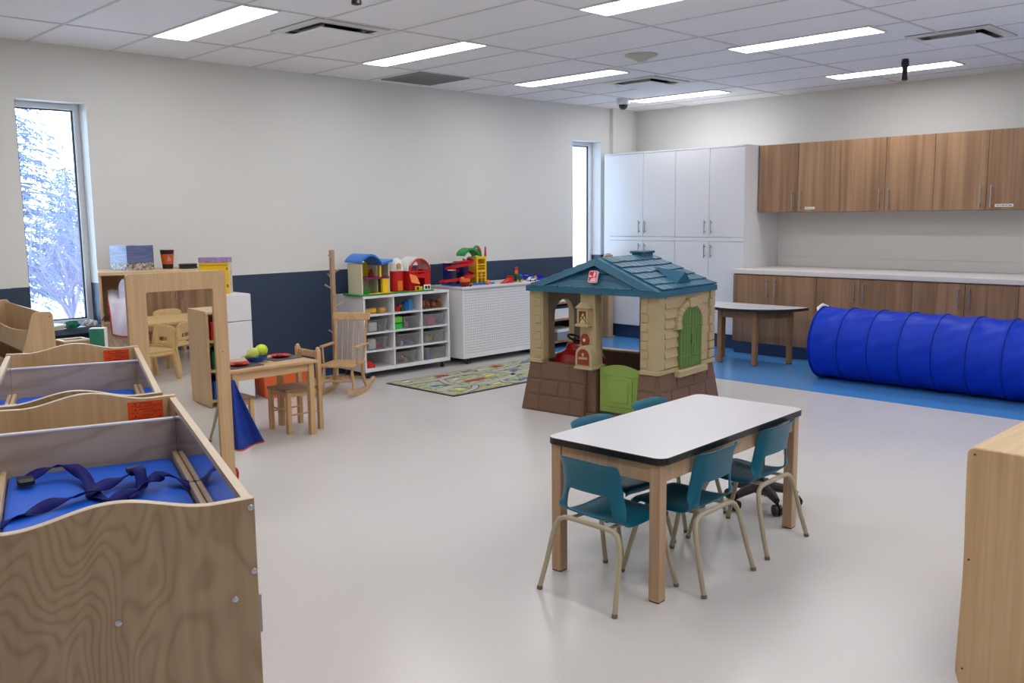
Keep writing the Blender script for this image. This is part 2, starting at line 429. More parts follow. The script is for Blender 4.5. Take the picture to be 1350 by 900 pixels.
b = MB(); b.lathe([(.075, 0), (.075, -.05), (.062, -.062), (.01, -.064)], 28); ob('housing', b, M['white_metal'], t)
b = MB(); b.ball((0, 0, -.065), (.05, .05, .05), 20, 12); ob('dome', b, M['black'], t)
def mic(x, y, label):
    t = thing('ceiling_microphone', label, 'microphone', (x, y, ZC), 0, 'hanging black microphones')
    b = MB(); b.lathe([(.026, 0), (.026, -.012), (.03, -.014), (.032, -.05), (.022, -.07)], 16); ob('mount', b, M['black'], t)
    b = MB(); b.lathe([(.021, -.068), (.02, -.10), (.025, -.135), (.027, -.168), (.015, -.172)], 16); ob('body', b, M['black'], t)
mic(7.78, 3.27, 'short black microphone hanging in front of the lit lamp above the brown cupboards')
mic(2.85, 4.02, 'black microphone tip hanging at the top edge above the first air vent')

# ------------------------------------------------------------------ cupboards along the far wall
def pull(parent, x, y, z0, z1):
    """bar handle standing off a face that looks towards -X"""
    b = MB(); b.tube([(x - .03, y, z0), (x - .03, y, z1)], .006, 10)
    for z in (z0 + .025, z1 - .025): b.tube([(x - .03, y, z), (x, y, z)], .005, 8)
    return ob('handle', b, M['steel'], parent)
def door(parent, x, y0, y1, z0, z1, mat, hy, hz, edge=None):
    b = MB(); b.box(x - .019, y0 + .002, z0 + .002, x, y1 - .002, z1 - .002)
    d = ob('door', b, mat, parent, bevel=.0015, seg=1)
    pull(d, x - .019, hy, *hz)
    return d
TX = 8.45
for k, (y0, ym, y1, lab) in enumerate(((6.012, 6.455, 6.93, 'tall white four-door cupboard in the room corner beside the second window'), (5.145, 5.572, 6.012, 'tall white four-door cupboard next to the brown cupboards'))):
    t = thing('tall_cabinet', lab, 'cupboard', (0, 0, 0), 0, 'tall white cupboards')
    b = MB(); b.box(TX, y0 + .001, .15, XB - .003, y1 - .001, 2.14); b.box(TX - .019, y0 + .001, 1.142, TX, y1 - .001, 1.183); b.box(TX - .02, y0 + .001, 2.122, TX, y1 - .001, 2.14)
    if k == 0: b.box(TX - .012, y1, .15, XB - .003, 7.03, 2.14)
    ob('body', b, M['white'], t)
    p = MB(); p.box(TX + .04, y0 + .001, 0, XB - .01, y1 - .001, .15); ob('plinth', p, M['navy_vinyl'], t)
    for (a, c, hy) in ((ym, y1, ym + .04), (y0, ym, ym - .04)):
        door(t, TX, a, c, 1.185, 2.12, M['white'], hy, (1.222, 1.367))
        door(t, TX, a, c, .155, 1.14, M['white'], hy, (.965, 1.11))
UX = 8.70
ub = [5.13, 4.687, 4.237, 3.786, 3.337, 2.881, 2.43, 1.98, 1.53]
ulab = ['brown wall cupboard touching the tall white cupboards, small white label on one door', 'unlabelled brown wall cupboard, second from the tall white cupboards', 'brown wall cupboard with the longer white label, third from the white cupboards', 'brown wall cupboard at the picture edge, farthest from the white cupboards']
for k in range(4):
    y1, ym, y0 = ub[2 * k], ub[2 * k + 1], ub[2 * k + 2]
    t = thing('wall_cabinet', ulab[k], 'cupboard', (0, 0, 0), 0, 'brown wall cupboards')
    b = MB(); b.box(UX, y0 + .001, 1.441, XB - .003, y1 - .001, 2.135); ob('body', b, M['brown_dark'], t)
    d1 = door(t, UX, ym, y1, 1.441, 2.135, M['brown'], ym + .045, (1.463, 1.655))
    d2 = door(t, UX, y0, ym, 1.441, 2.135, M['brown'], ym - .045, (1.463, 1.655))
    if k in (0, 2):
        w = .105 if k == 0 else .15
        b = MB(); ya = ym - .09 if k == 0 else ym - .075
        b.box(UX - .021, ya - w, 1.468, UX - .019, ya, 1.493); l = ob('label', b, M['paper'], d2)
        b = MB(); yy = ya - .012
        while yy > ya - w + .02:
            q = random.uniform(.006, .016); b.box(UX - .0215, yy - q, 1.477, UX - .021, yy, 1.484); yy -= q + random.choice((.002, .002, .007))
        ob('print', b, M['grey_metal'] if k == 0 else M['black'], l)
BX = 8.27
bb = [5.1445, 4.697, 4.224, 3.794, 3.314, 2.864, 2.441, 1.99, 1.54]
blab = ['brown base cupboard behind the half-round table', 'brown base cupboard behind the near end of the blue tunnel', 'brown base cupboard behind the middle of the blue tunnel', 'brown base cupboard at the picture edge behind the blue tunnel']
for k in range(4):
    y1, ym, y0 = bb[2 * k], bb[2 * k + 1], bb[2 * k + 2]
    t = thing('base_cabinet', blab[k], 'cupboard', (0, 0, 0), 0, 'brown base cupboards')
    b = MB(); b.box(BX, y0 + .001, .12, XB - .003, y1 - .001, .822); ob('body', b, M['brown'], t)
    p = MB(); p.box(BX + .02, y0 + .001, 0, XB - .01, y1 - .001, .12); ob('plinth', p, M['navy_vinyl'], t)
    door(t, BX, ym, y1, .122, .815, M['brown'], ym + .045, (.60, .782))
    door(t, BX, y0, ym, .122, .815, M['brown'], ym - .045, (.60, .782))
t = thing('worktop', 'long pale worktop lying on the brown base cupboards', 'worktop')
b = MB(); b.box(BX - .035, 1.53, .824, XB - .003, 5.1445, .869); ob('slab', b, M['counter'], t, bevel=.004)
b = MB(); b.box(XB - .022, 1.53, .869, XB - .003, 5.13, .965); ob('backsplash', b, M['counter'], t, bevel=.002)

# ------------------------------------------------------------------ outdoors
b = MB(); b.box(-12, 7.36, -.25, 46, 60, -.05); o = struct('ground', b, M['snow'])
def conifer(x, y, h, r, label, seed):
    rnd = random.Random(seed)
    t = thing('spruce_tree', label, 'tree', (x, y, -.05), 0, 'trees outside the window')
    b = MB(); b.tube([(0, 0, 0), (0, 0, h * .5), (0, 0, h)], [.14, .09, .01], 8); ob('trunk', b, M['bark'], t)
    b = MB()
    n = 34
    for i in range(n):
        z = h * (.08 + .9 * i / n); rr = r * (1 - i / n) ** .8 + .05
        k = max(5, int(rr * 11))
        for j in range(k):
            a = 2 * pi * j / k + rnd.random(); L = rr * rnd.uniform(.65, 1.1); dz = -L * rnd.uniform(.05, .35)
            tip = Vector((L * cos(a), L * sin(a), z + dz)); root = Vector((0, 0, z))
            b.tube([root, root.lerp(tip, .5) + Vector((0, 0, .04)), tip], [.012, .008, .003], 4, caps=False, sm=False)
            for m in range(int(5 + L * 9)):
                f = rnd.uniform(.2, 1); p = root.lerp(tip, f); sgn = rnd.choice((-1, 1)); q = rnd.uniform(.08, .24) * (1.2 - f * .5)
                e = p + Vector((cos(a) * .10 - sin(a) * sgn * q, sin(a) * .10 + cos(a) * sgn * q, -rnd.uniform(.02, .12)))
                sd = Vector((cos(a), sin(a), 0)) * .028
                vs = [b.bm.verts.new(c) for c in (p - sd * .4, p + sd, e, p + Vector((0, 0, .02)))]
                b._face([vs[0], vs[1], vs[2]]); b._face([vs[0], vs[2], vs[3]])
    ob('foliage', b, M['needle'], t)
def sapling(x, y, h, stems, label, seed, spread=.5, name='bare_shrub', cat='shrub', grp='bare shrubs outside the window'):
    rnd = random.Random(seed)
    b = MB()
    def branch(p, d, L, r, lev):
        pts = [p]
        dd = d.copy()
        for i in range(4):
            dd = (dd + Vector((rnd.uniform(-.18, .18), rnd.uniform(-.18, .18), rnd.uniform(-.02, .12)))).normalized()
            pts.append(pts[-1] + dd * L / 4)
        b.tube(pts, [r, r * .85, r * .65, r * .5, r * .3], 5, caps=False)
        if lev < 3:
            for i in range(4 if lev else 6):
                q = pts[rnd.randint(1, 4)]
                a = rnd.uniform(0, 2 * pi)
                branch(q, (dd + Vector((cos(a), sin(a), rnd.uniform(-.1, .5))) * .8).normalized(), L * rnd.uniform(.4, .6), r * .5, lev + 1)
    for s in range(stems):
        a = 2 * pi * s / stems + rnd.random()
        branch(Vector((.08 * cos(a), .08 * sin(a), 0)), Vector((cos(a) * spread, sin(a) * spread, 1)).normalized(), h * rnd.uniform(.7, 1), .03, 0)
    o = ob(name, b, M['bark'], loc=(x, y, -.05)); tag(o, label, cat, grp)
conifer(4.42, 15.6, 5.6, 1.5, 'tall haze-tinted spruce beside the window frame outside', 3)
conifer(8.35, 24.5, 2.9, 1.3, 'small far spruce outside behind the bare branches', 9)
sapling(3.80, 10.6, 1.2, 8, 'low bare shrub with many stems standing in the snow outside', 5, .45)
sapling(4.75, 12.4, 1.8, 5, 'taller bare shrub behind the low one outside', 6, .4)
sapling(4.35, 13.2, 3.0, 1, 'slim bare sapling in the middle of the first window', 11, .2, 'bare_tree', 'tree', 'trees outside the window')
sapling(6.3, 17.4, 4.0, 1, 'bare tree near the far side of the first window', 12, .2, 'bare_tree', 'tree', 'trees outside the window')
t = thing('neighbour_building', 'pale blue low building seen through the second window', 'building', (33, 31, -.05))
b = MB(); b.box(-9, -4, 0, 0.9, 4, 2.9); ob('wall', b, pbr('pale_siding', rgb(170, 200, 220), .6), t)
b = MB(); b.box(-9.2, -4.2, 2.9, 1.0, 4.2, 3.05); ob('roof', b, M['snow'], t)
b = MB()
for k in range(4): b.box(-8 + 2.2 * k, -4.02, .9, -7 + 2.2 * k, -3.99, 2.2)
ob('windows', b, M['gasket'], t)
# ------------------------------------------------------------------ changing tables
def edge_by_normal(mb, mi, test):
    bmesh.ops.recalc_face_normals(mb.bm, faces=mb.bm.faces)
    for f in mb.bm.faces:
        f.normal_update()
        if test(f.normal): f.material_index = mi
CW, CL = .49, 1.18
def wave_top(y):
    if .075 < y < .415:
        return .903 + .029 * sin(pi * (y - .075) / .34) ** 2
    return .903 + .003 * (min(1, abs(y - (.075 if y < .2 else .415)) / .075))
def end_panel(x0, x1, z0):
    b = MB()
    n = 44
    pts = [(0, z0), (CW, z0)] + [(CW * (1 - i / n), wave_top(CW * (1 - i / n))) for i in range(n + 1)]
    b.prism(pts, 'x', x0, x1)
    edge_by_normal(b, 1, lambda q: q.z > .4)
    return b
def ribbon(path, w, tilt=0.0, th=.002):
    """flat webbing along world or local points; width lies level, tilted a little"""
    b = MB(); P = [Vector(p) for p in path]
    # smooth path
    Q = []
    for i in range(len(P) - 1):
        p0, p1, p2, p3 = P[max(i - 1, 0)], P[i], P[i + 1], P[min(i + 2, len(P) - 1)]
        for k in range(6):
            u = k / 6
            Q.append(.5 * ((2 * p1) + (p2 - p0) * u + (2 * p0 - 5 * p1 + 4 * p2 - p3) * u * u + (3 * p1 - p0 - 3 * p2 + p3) * u ** 3))
    Q.append(P[-1])
    rows = []
    for i, q in enumerate(Q):
        d = Q[min(i + 1, len(Q) - 1)] - Q[max(i - 1, 0)]
        s = Vector((-d.y, d.x, 0)); s.normalize()
        t = tilt * sin(i * .5)
        o = s * w / 2 * cos(t) + Vector((0, 0, 1)) * w / 2 * sin(t)
        rows.append([b.bm.verts.new(q - o), b.bm.verts.new(q + o)])
    for i in range(len(rows) - 1):
        b._face([rows[i][0], rows[i][1], rows[i + 1][1], rows[i + 1][0]], 0, True)
    return b
def text_mesh(s, size, mat, parent, loc, rot):
    cu = bpy.data.curves.new('lettering', 'FONT'); cu.body = s; cu.size = size; cu.align_x = 'CENTER'; cu.align_y = 'CENTER'; cu.extrude = .0002
    cu.materials.append(mat)
    tmp = bpy.data.objects.new('lettering_curve', cu); me = bpy.data.meshes.new_from_object(tmp); bpy.data.objects.remove(tmp)
    o = bpy.data.objects.new('lettering', me); COL.objects.link(o); o.parent = parent; o.location = loc; o.rotation_euler = rot
    return o
def changing_table(label, loc, rz):
    t = thing('changing_table', label, 'changing table', loc, rz, 'plywood changing tables')
    t.scale = (.962, .962, .962); t.location.z = .055
    near = ob('end_panel', end_panel(0, .018, -.0572), [M['birch'], M['ply_edge']], t, bevel=.0015, seg=1)
    far = ob('end_panel', end_panel(CL - .018, CL, -.0572), [M['birch_flat'], M['ply_edge']], t, bevel=.0015, seg=1)
    for y0, y1 in ((0, .018), (CW - .018, CW)):
        b = MB(); b.box(.0182, y0, .09, CL - .0182, y1, .899); edge_by_normal(b, 1, lambda q: q.z > .5)
        sp = ob('side_panel', b, [M['birch_flat'], M['ply_edge']], t)
        b = MB(); yi = y1 if y0 == 0 else y0; s = 1 if y0 == 0 else -1
        b.box(.02, yi + s * .0004, .73, CL - .02, yi + s * .003, .888); ob('liner', b, M['acrylic'], sp)
        b = MB(); b.box(.02, yi + s * .0035, .716, 1.018, yi + s * .018, .768); ob('mat_rail', b, M['birch_x'], t, bevel=.003)
    b = MB(); b.box(.0182, .0182, .698, CL - .0182, CW - .0182, .714); b.box(.0182, .0182, .09, CL - .0182, CW - .0182, .108); b.box(.0182, .0182, .39, CL - .0182, CW - .0182, .405)
    ob('shelf', b, M['birch_flat'], t)
    b = MB(); b.box(1.02, .0215, .716, 1.035, CW - .0215, .860); cb = ob('cross_board', b, M['birch_grey'], t)
    b = MB(); b.box(1.0185, .0215, .860, 1.0365, CW - .0215, .8665); ob('edge_band', b, M['white'], cb, bevel=.002)
    b = MB(); b.box(.02, .038, .7145, 1.018, CW - .038, .752); ob('mat', b, M['mat'], t, bevel=.012, seg=3)
    for y, z in ((.008, .888), (.007, .762), (.045, .713), (.25, .710), (CW - .008, .888), (CW - .045, .713)):
        b = MB(); b.lathe([(.0068, 0), (.0062, .0022), (.0035, .0036), (.001, .0036)], 14, M=Matrix.Rotation(-pi / 2, 4, 'Y'))
        bo = ob('bolt', b, M['chrome'], near, loc=(-.0001, y, z))
    b = MB(); b.tube([(.03, -.005, .625), (.03, -.005, .70)], .005, 8); b.box(.012, -.003, .63, .05, 0, .695); ob('hinge', b, M['grey_metal'], t)
    b = MB(); b.box(CL - .0188, .038, .834, CL - .0181, .136, .895); st = ob('sticker', b, M['sticker'], far)
    R = (pi / 2, 0, -pi / 2)
    for i, z in enumerate((.889, .871, .853)):
        text_mesh('WARNING', .0075, M['ink'], st, (CL - .0192, .084, z), R)
    b = MB()
    rnd = random.Random(3)
    for z in (.8825, .8785, .8645, .8605, .8465, .8425, .8385):
        y = .126
        while y > .046:
            q = rnd.uniform(.004, .014)
            if rnd.random() < .8: b.box(CL - .0191, max(y - q, .044), z - .0007, CL - .0187, y, z + .0007)
            y -= q + .002
    for z in (.889, .871, .853): b.prism([(.112, z - .003), (.118, z - .003), (.115, z + .003)], 'x', CL - .0191, CL - .0187)
    ob('small_print', b, M['ink'], st)
    return t
O1 = Vector((.823, 1.543, 0)); A1 = radians(72.5)
ct1 = changing_table('plywood changing table nearest the viewer, tangled navy safety straps on its blue mat', (.792, 1.485, 0), A1)
ct2 = changing_table('plywood changing table behind the first one, its far end towards the window', (1.119, 2.617, 0), radians(71))
Mi = (Matrix.Translation(O1) @ Matrix.Rotation(A1, 4, 'Z')).inverted()
def L1(*p): return Mi @ Vector(p)
def buckle(parent, p, a):
    b = MB(); Mx = Matrix.Translation(p) @ Matrix.Rotation(a, 4, 'Z')
    b.box(-.022, -.02, -.008, .022, .02, .008, M=Mx); b.box(.022, -.016, -.005, .04, -.009, .005, M=Mx); b.box(.022, .009, -.005, .04, .016, .005, M=Mx); b.box(-.03, -.018, -.006, -.022, .018, .006, M=Mx)
    ob('buckle', b, M['black'], parent, bevel=.003)
s1 = ob('strap', ribbon([L1(.50, 2.16, .765), L1(.565, 2.232, .757), L1(.63, 2.25, .758), L1(.70, 2.262, .770), L1(.78, 2.285, .768), L1(.85, 2.325, .772), L1(.905, 2.335, .780)], .036, .5), M['strap'], ct1, solid=.002)
buckle(s1, L1(.915, 2.335, .785), .2)
s2 = ob('strap', ribbon([L1(.70, 2.515, .768), L1(.755, 2.52, .785), L1(.80, 2.50, .79), L1(.815, 2.43, .775), L1(.81, 2.36, .757), L1(.79, 2.29, .758), L1(.80, 2.22, .756)], .034, .4), M['strap'], ct1, solid=.002)
buckle(s2, L1(.700, 2.508, .768), .1)
s3 = ob('strap', ribbon([L1(.80, 2.20, .757), L1(.86, 2.225, .768), L1(.91, 2.235, .776), L1(.955, 2.262, .780), L1(.985, 2.21, .768), L1(1.0, 2.12, .758)], .034, .6), M['strap'], ct1, solid=.002)
s4 = ob('strap', ribbon([L1(.905, 2.335, .792), L1(.90, 2.28, .800), L1(.885, 2.23, .772), L1(.84, 2.20, .757)], .03, .3), M['strap'], ct1, solid=.002)
b = ribbon([(.60, .40, .757), (.62, .43, .775), (.64, .455, .790), (.70, .462, .782)], .036, .5)
ob('strap', b, M['white_cloth'], ct2, solid=.002)

# ------------------------------------------------------------------ activity table and chairs
t = thing('activity_table', 'white-topped rectangular table with black edge and teal chairs around it', 'table', (3.185, 2.215, 0), radians(3))
def rrect(w, h, r, n=6):
    pts = []
    for cx, cy, a0 in ((w - r, h - r, 0), (-w + r, h - r, 90), (-w + r, -h + r, 180), (w - r, -h + r, 270)):
        for k in range(n + 1):
            a = radians(a0 + 90 * k / n); pts.append((cx + r * cos(a), cy + r * sin(a)))
    return pts
b = MB(); b.prism(rrect(.578, .278, .045), 'z', .528, .5565, sm=True)
edge_by_normal(b, 1, lambda q: q.z > .9); tp = ob('tabletop', b, [M['black'], M['tabletop']], t, bevel=.003)
b = MB()
for s in (-1, 1):
    b.box(-.518, s * .250, .455, .518, s * .232, .527); b.box(s * .558, -.210, .455, s * .540, .210, .527)
ob('apron', b, M['maple'], t, bevel=.002)
for sx in (-1, 1):
    for sy in (-1, 1):
        b = MB(); x, y = sx * .542, sy * .235
        b.box(x - .023, y - .023, .004, x + .023, y + .023, .5275); l = ob('leg', b, M['maple'], t, bevel=.003)
        b = MB(); b.box(x - .021, y - .021, 0, x + .021, y + .021, .005); ob('glide', b, M['rubber'], l)

def school_chair(label, loc, rz):
    t = thing('school_chair', label, 'chair', loc, rz, 'teal school chairs at the white table')
    prof = [(.160, .272, .140), (.174, .286, .146), (.166, .303, .150), (.12, .307, .152), (.06, .300, .154), (0, .296, .156), (-.06, .298, .158), (-.098, .304, .163), (-.120, .316, .165), (-.130, .334, .164), (-.134, .356, .159), (-.137, .382, .152), (-.140, .410, .146), (-.144, .440, .142), (-.149, .470, .140), (-.155, .500, .140), (-.164, .527, .141), (-.176, .543, .141)]
    nr = len(prof) - 1; nc = 12
    def fn(u, v):
        j = min(int(round(v * nr)), nr); y, z, w = prof[j]
        s = 2 * u - 1
        back = max(0, min(1, (z - .31) / .05)) if j > 7 else 0
        edge = max(0, abs(s) - .72) / .28
        y2 = y + back * (.018 * s * s + .022 * edge * edge); z2 = z + (1 - back) * (.010 * s * s - .012 * edge * edge * (1 if j < 8 else 0))
        if j >= nr - 1: z2 -= .008 * s * s
        return (w * s, y2, z2)
    b = MB(); b.grid(fn, nc, nr, skip=lambda i, j: 8 <= j <= 11 and 2 <= i <= nc - 3)
    ob('shell', b, M['teal'], t, solid=.008, sub=2)
    for sx in (-1, 1):
        for ends in ('rear', 'front'):
            b = MB()
            if ends == 'rear': pts = [(.186, -.202, .006), (.176, -.175, .10), (.166, -.150, .205), (.158, -.140, .248), (.143, -.134, .275), (.118, -.131, .287), (.08, -.13, .289), (0, -.13, .289)]
            else: pts = [(.178, .186, .006), (.168, .160, .10), (.157, .132, .205), (.150, .122, .245), (.136, .114, .270), (.112, .111, .281), (.08, .11, .283), (0, .11, .283)]
            b.tube([(sx * x, y, z) for x, y, z in pts], .0098, 12); l = ob('leg', b, M['cream_metal'], t)
            b = MB(); x, y, z = pts[0]; b.tube([(sx * x, y, 0), (sx * (x - .001), y * .99, .014)], .0112, 12); ob('foot_cap', b, M['cap'], l)
    for sx in (-1, 1):
        b = MB(); b.tube([(sx * .09, -.13, .290), (sx * .09, -.05, .287), (sx * .09, .05, .285), (sx * .09, .11, .284)], .007, 8); ob('seat_rail', b, M['cream_metal'], t)
    return t
ch = school_chair('teal school chair at the short end of the white table, back towards the changing tables', (2.634, 2.158, 0), radians(-90))
dup(ch, (2.976, 2.046, 0), radians(2), 'teal school chair on the long near side, next to the end chair')
dup(ch, (3.486, 2.082, 0), radians(3), 'teal school chair in front of the black wheeled stool')
dup(ch, (3.03, 2.455, 0), radians(180), 'teal school chair behind the table, only its back edge showing beside the green door')
dup(ch, (3.52, 2.50, 0), radians(183), 'teal school chair behind the table, top edge peeking below the green playhouse shutters')

t = thing('rolling_stool', 'black wheeled stool base tucked under the far end of the white table', 'stool', (3.94, 2.27, 0))
b = MB(); b.lathe([(.03, .06), (.045, .075), (.045, .12), (.02, .13)], 20)
for k in range(5):
    a = 2 * pi * k / 5 + .35
    b.tube([(.03 * cos(a), .03 * sin(a), .10), (.12 * cos(a), .12 * sin(a), .085), (.165 * cos(a), .165 * sin(a), .07)], [.026, .022, .016], 10)
ob('base', b, M['rubber'], t)
b = MB(); b.tube([(0, 0, .12), (0, 0, .40)], .014, 14); b.tube([(0, 0, .345), (.07, -.01, .345)], .004, 6); ob('column', b, M['black'], t)
b = MB(); b.lathe([(.02, .38), (.12, .40), (.148, .415), (.15, .435), (.135, .45), (.02, .455)], 28); ob('seat', b, M['black'], t)
for k in range(5):
    a = 2 * pi * k / 5 + .35
    b = MB(); c = (.17 * cos(a), .17 * sin(a), .027)
    for s in (-.011, .011):
        b.tube([(c[0] - sin(a) * (s - .007), c[1] + cos(a) * (s - .007), .027), (c[0] - sin(a) * (s + .007), c[1] + cos(a) * (s + .007), .027)], .027, 16)
    b.tube([(c[0], c[1], .03), (c[0], c[1], .075)], .008, 8)
    ob('caster', b, M['black'], t)

# ------------------------------------------------------------------ playhouse
HW, HD = 1.086, .79
ph = thing('playhouse', 'plastic cottage playhouse with slate blue roof, sand walls and lime green half door', 'playhouse', (4.93, 3.642, 0), radians(5.93))
FL = .05; ZB = .362
def flare_panel(b, p0, p1, out, t=.055, f0=FL, e0=0.0, e1=0.0):
    """base wall from p0 to p1 (x,y), leaning outwards along out; e0/e1 lengthen the foot at the ends"""
    d = (Vector(p1) - Vector(p0)).normalized(); o = Vector(out)
    a, c = Vector(p0), Vector(p1)
    lo = [a + o * f0 - d * e0, c + o * f0 + d * e1, c - o * t + d * e1 * .2, a - o * t - d * e0 * .2]
    up = [a, c, c - o * t, a - o * t]
    b.hexa([(q.x, q.y, 0) for q in lo] + [(q.x, q.y, ZB) for q in up])
def stones(b, p0, p1, out, rows):
    d = Vector(p1) - Vector(p0); o = Vector(out)
    for z0, z1, cuts in rows:
        for u0, u1 in zip(cuts[:-1], cuts[1:]):
            g = .006 / d.length
            def pt(u, z, k):
                q = Vector(p0) + d * u + o * (FL * (1 - z / ZB) + k)
                return (q.x, q.y, z)
            q0, q1 = u0 + g, u1 - g; a0, a1 = z0 + .005, z1 - .005
            b.hexa([pt(q0, a0, -.01), pt(q1, a0, -.01), pt(q1, a1, -.01), pt(q0, a1, -.01), pt(q0 + g * .6, a0 + .004, .006), pt(q1 - g * .6, a0 + .004, .006), pt(q1 - g * .6, a1 - .004, .006), pt(q0 + g * .6, a1 - .004, .006)])
b = MB()
flare_panel(b, (0, HW), (0, .575), (-1, 0), e0=.05)
flare_panel(b, (0, .145), (0, 0), (-1, 0), e1=.05)
flare_panel(b, (0, 0), (HD, 0), (0, -1), e0=.05, e1=.05)
flare_panel(b, (HD, 0), (HD, HW), (1, 0), e0=.05, e1=.05)
flare_panel(b, (HD, HW), (0, HW), (0, 1), e0=.05, e1=.05)
b.box(-.02, .145, 0, .06, .575, .035); b.box(.0, .50, .0355, .16, .575, ZB)
R1 = [(.002, .12, (0, .22, .78, 1)), (.12, .235, (0, .22, .55, .76, 1)), (.235, .36, (0, .21, .72, 1))]
stones(b, (0, HW), (0, .575), (-1, 0), R1)
R2 = [(.002, .12, (0, .3, .55, .8, 1)), (.12, .24, (0, .18, .5, .8, 1)), (.24, .36, (0, .3, .6, .85, 1))]
stones(b, (0, 0), (HD, 0), (0, -1), R2)
stones(b, (0, .145), (0, 0), (-1, 0), [(.002, .12, (0, 1)), (.12, .24, (0, 1)), (.24, .36, (0, 1))])
ob('base', b, M['h_base'], ph, bevel=.004)
# walls
def arch_cut_wall(b, axis_fn, u0, u1, z0, z1, hu0, hu1, hz0, hz1, t):
    """wall in (u,z) with an arched hole, axis_fn(u,k,z) gives the point at depth k"""
    n = 14; r = (hu1 - hu0) / 2; zc = hz1 - r
    inner = [(hu1, hz0)] + [(hu0 + r + r * cos(pi * i / n), zc + r * sin(pi * i / n)) for i in range(n + 1)] + [(hu0, hz0)]
    outer = []
    for (u, z) in inner:
        if u >= hu1 - 1e-6: outer.append((u1, z if z > hz0 else z0))
        elif u <= hu0 + 1e-6: outer.append((u0, z if z > hz0 else z0))
        else:
            s = (u - hu0) / (hu1 - hu0); outer.append((u0 + (u1 - u0) * s, z1))
    outer[1] = (u1, z1); outer[-2] = (u0, z1)
    for i in range(len(inner) - 1):
        q = [inner[i], outer[i], outer[i + 1], inner[i + 1]]
        b.hexa([axis_fn(u, 0, z) for u, z in q] + [axis_fn(u, t, z) for u, z in q])
    b.hexa([axis_fn(u, 0, z) for u, z in ((u0, z0), (u1, z0), (hu1, hz0), (hu0, hz0))] + [axis_fn(u, t, z) for u, z in ((u0, z0), (u1, z0), (hu1, hz0), (hu0, hz0))])
ZE = .895
b = MB()
arch_cut_wall(b, lambda u, k, z: (u, HW - k, z), .02, HD, ZB, ZE, .235, .49, .385, .80, .05)
ob('side_wall', b, M['h_wall'], ph)
def corner_post(y0, y1, qy0, qy1, xd):
    b = MB(); b.box(-.002, y0, ZB + .002, xd, y1, ZE); b.box(-.018, y0 - (.012 if y0 < .1 else 0), ZB - .006, xd, y1 + (.012 if y1 > 1 else 0), ZB + .022)
    k = 0; z = ZB + .04
    while z < ZE - .05:
        b.box(-.010, qy0 + (.0 if k % 2 else .008), z, 0, qy1 - (.008 if k % 2 else 0), z + .052); z += .062; k += 1
    return ob('corner_post', b, M['h_wall'], ph, bevel=.005)
corner_post(.965, HW + .004, .975, 1.035, .07)
corner_post(-.004, .135, .070, .128, .09)
b = MB()   # clad wall on the shuttered side
b.box(.05, 0.004, ZB + .002, HD - .001, .05, ZE)
z = ZB + .03
while z < ZE - .02:
    b.hexa([(.09, -.012, z), (HD - .11, -.012, z), (HD - .11, .006, z), (.09, .006, z), (.09, .001, z + .066), (HD - .11, .001, z + .066), (HD - .11, .006, z + .066), (.09, .006, z + .066)]); z += .068
z = ZB + .035; k = 0
while z < ZE - .05:
    b.box(HD - .075 + (.012 if k % 2 else 0), -.012, z, HD + .004, .01, z + .055); z += .062; k += 1
b.box(0, -.016, ZB - .006, HD + .012, .05, ZB + .022)
ob('side_wall', b, M['h_wall'], ph, bevel=.004)
b = MB()   # back wall
b.box(HD - .05, .05, ZB, HD - .001, .60, ZE); b.box(HD - .05, .97, ZB, HD - .001, HW - .05, ZE); b.box(HD - .05, .60, ZE - .05, HD - .001, .97, ZE); b.box(HD - .07, .59, ZB, HD + .01, .98, ZB + .018)
ob('back_wall', b, M['h_wall'], ph, bevel=.005)
b = MB()   # post between window and door
b.hexa([(-.005, .49, ZB), (-.005, .635, ZB), (.08, .635, ZB), (.08, .49, ZB), (-.005, .505, ZE), (-.005, .628, ZE), (.08, .628, ZE), (.08, .505, ZE)])
b.box(-.02, .48, ZB - .004, .09, .645, ZB + .02)
ob('door_post', b, M['h_wall'], ph, bevel=.006)
# lantern, bell, mailbox on that post
lt = MB(); yc = .575
lt.prism([(yc - .058, .785), (yc + .058, .785), (yc + .03, .81), (yc + .012, .825), (yc - .012, .825), (yc - .03, .81)], 'x', -.07, -.004)
lt.prism([(yc - .055, .655), (yc + .055, .655), (yc + .06, .67), (yc + .04, .678), (yc - .04, .678), (yc - .06, .67)], 'x', -.066, -.004)
lt.prism([(yc - .045, .678), (yc - .033, .678), (yc - .03, .787), (yc - .045, .787)], 'x', -.058, -.004); lt.prism([(yc + .033, .678), (yc + .045, .678), (yc + .045, .787), (yc + .03, .787)], 'x', -.058, -.004)
lt.box(-.058, yc - .034, .765, -.004, yc + .034, .787)
lo = ob('lantern', lt, M['h_wall'], ph, bevel=.003)
b = MB(); b.box(-.046, yc - .034, .678, -.004, yc + .034, .766); g = ob('lamp_glass', b, M['h_mail'], lo)
b = MB()
b.prism([(yc - .03, .68), (yc + .03, .68), (yc + .012, .735), (yc, .75), (yc - .012, .735)], 'x', -.050, -.044); ob('flame', b, M['h_glow'], g)
b = MB()
b.tube([(-.053, yc - .03, .685), (-.053, yc + .03, .755)], .0028, 6); b.tube([(-.053, yc + .03, .685), (-.053, yc - .03, .755)], .0028, 6); ob('lattice', b, M['t_dkgreen'], g)
RX = Matrix.Rotation(-pi / 2, 4, 'Y')
b = MB(); b.lathe([(.036, .0), (.036, .008), (.026, .010), (.02, .009)], 24, M=Matrix.Scale(1.3, 4, (0, 0, 1)) @ RX); be = ob('doorbell', b, M['h_mail'], ph, loc=(-.006, .585, .555))
b = MB(); b.ball((-.012, 0, 0), (.008, .012, .014)); ob('button', b, M['h_glow'], be)
b = MB()
n = 12; yc2, r = .545, .07
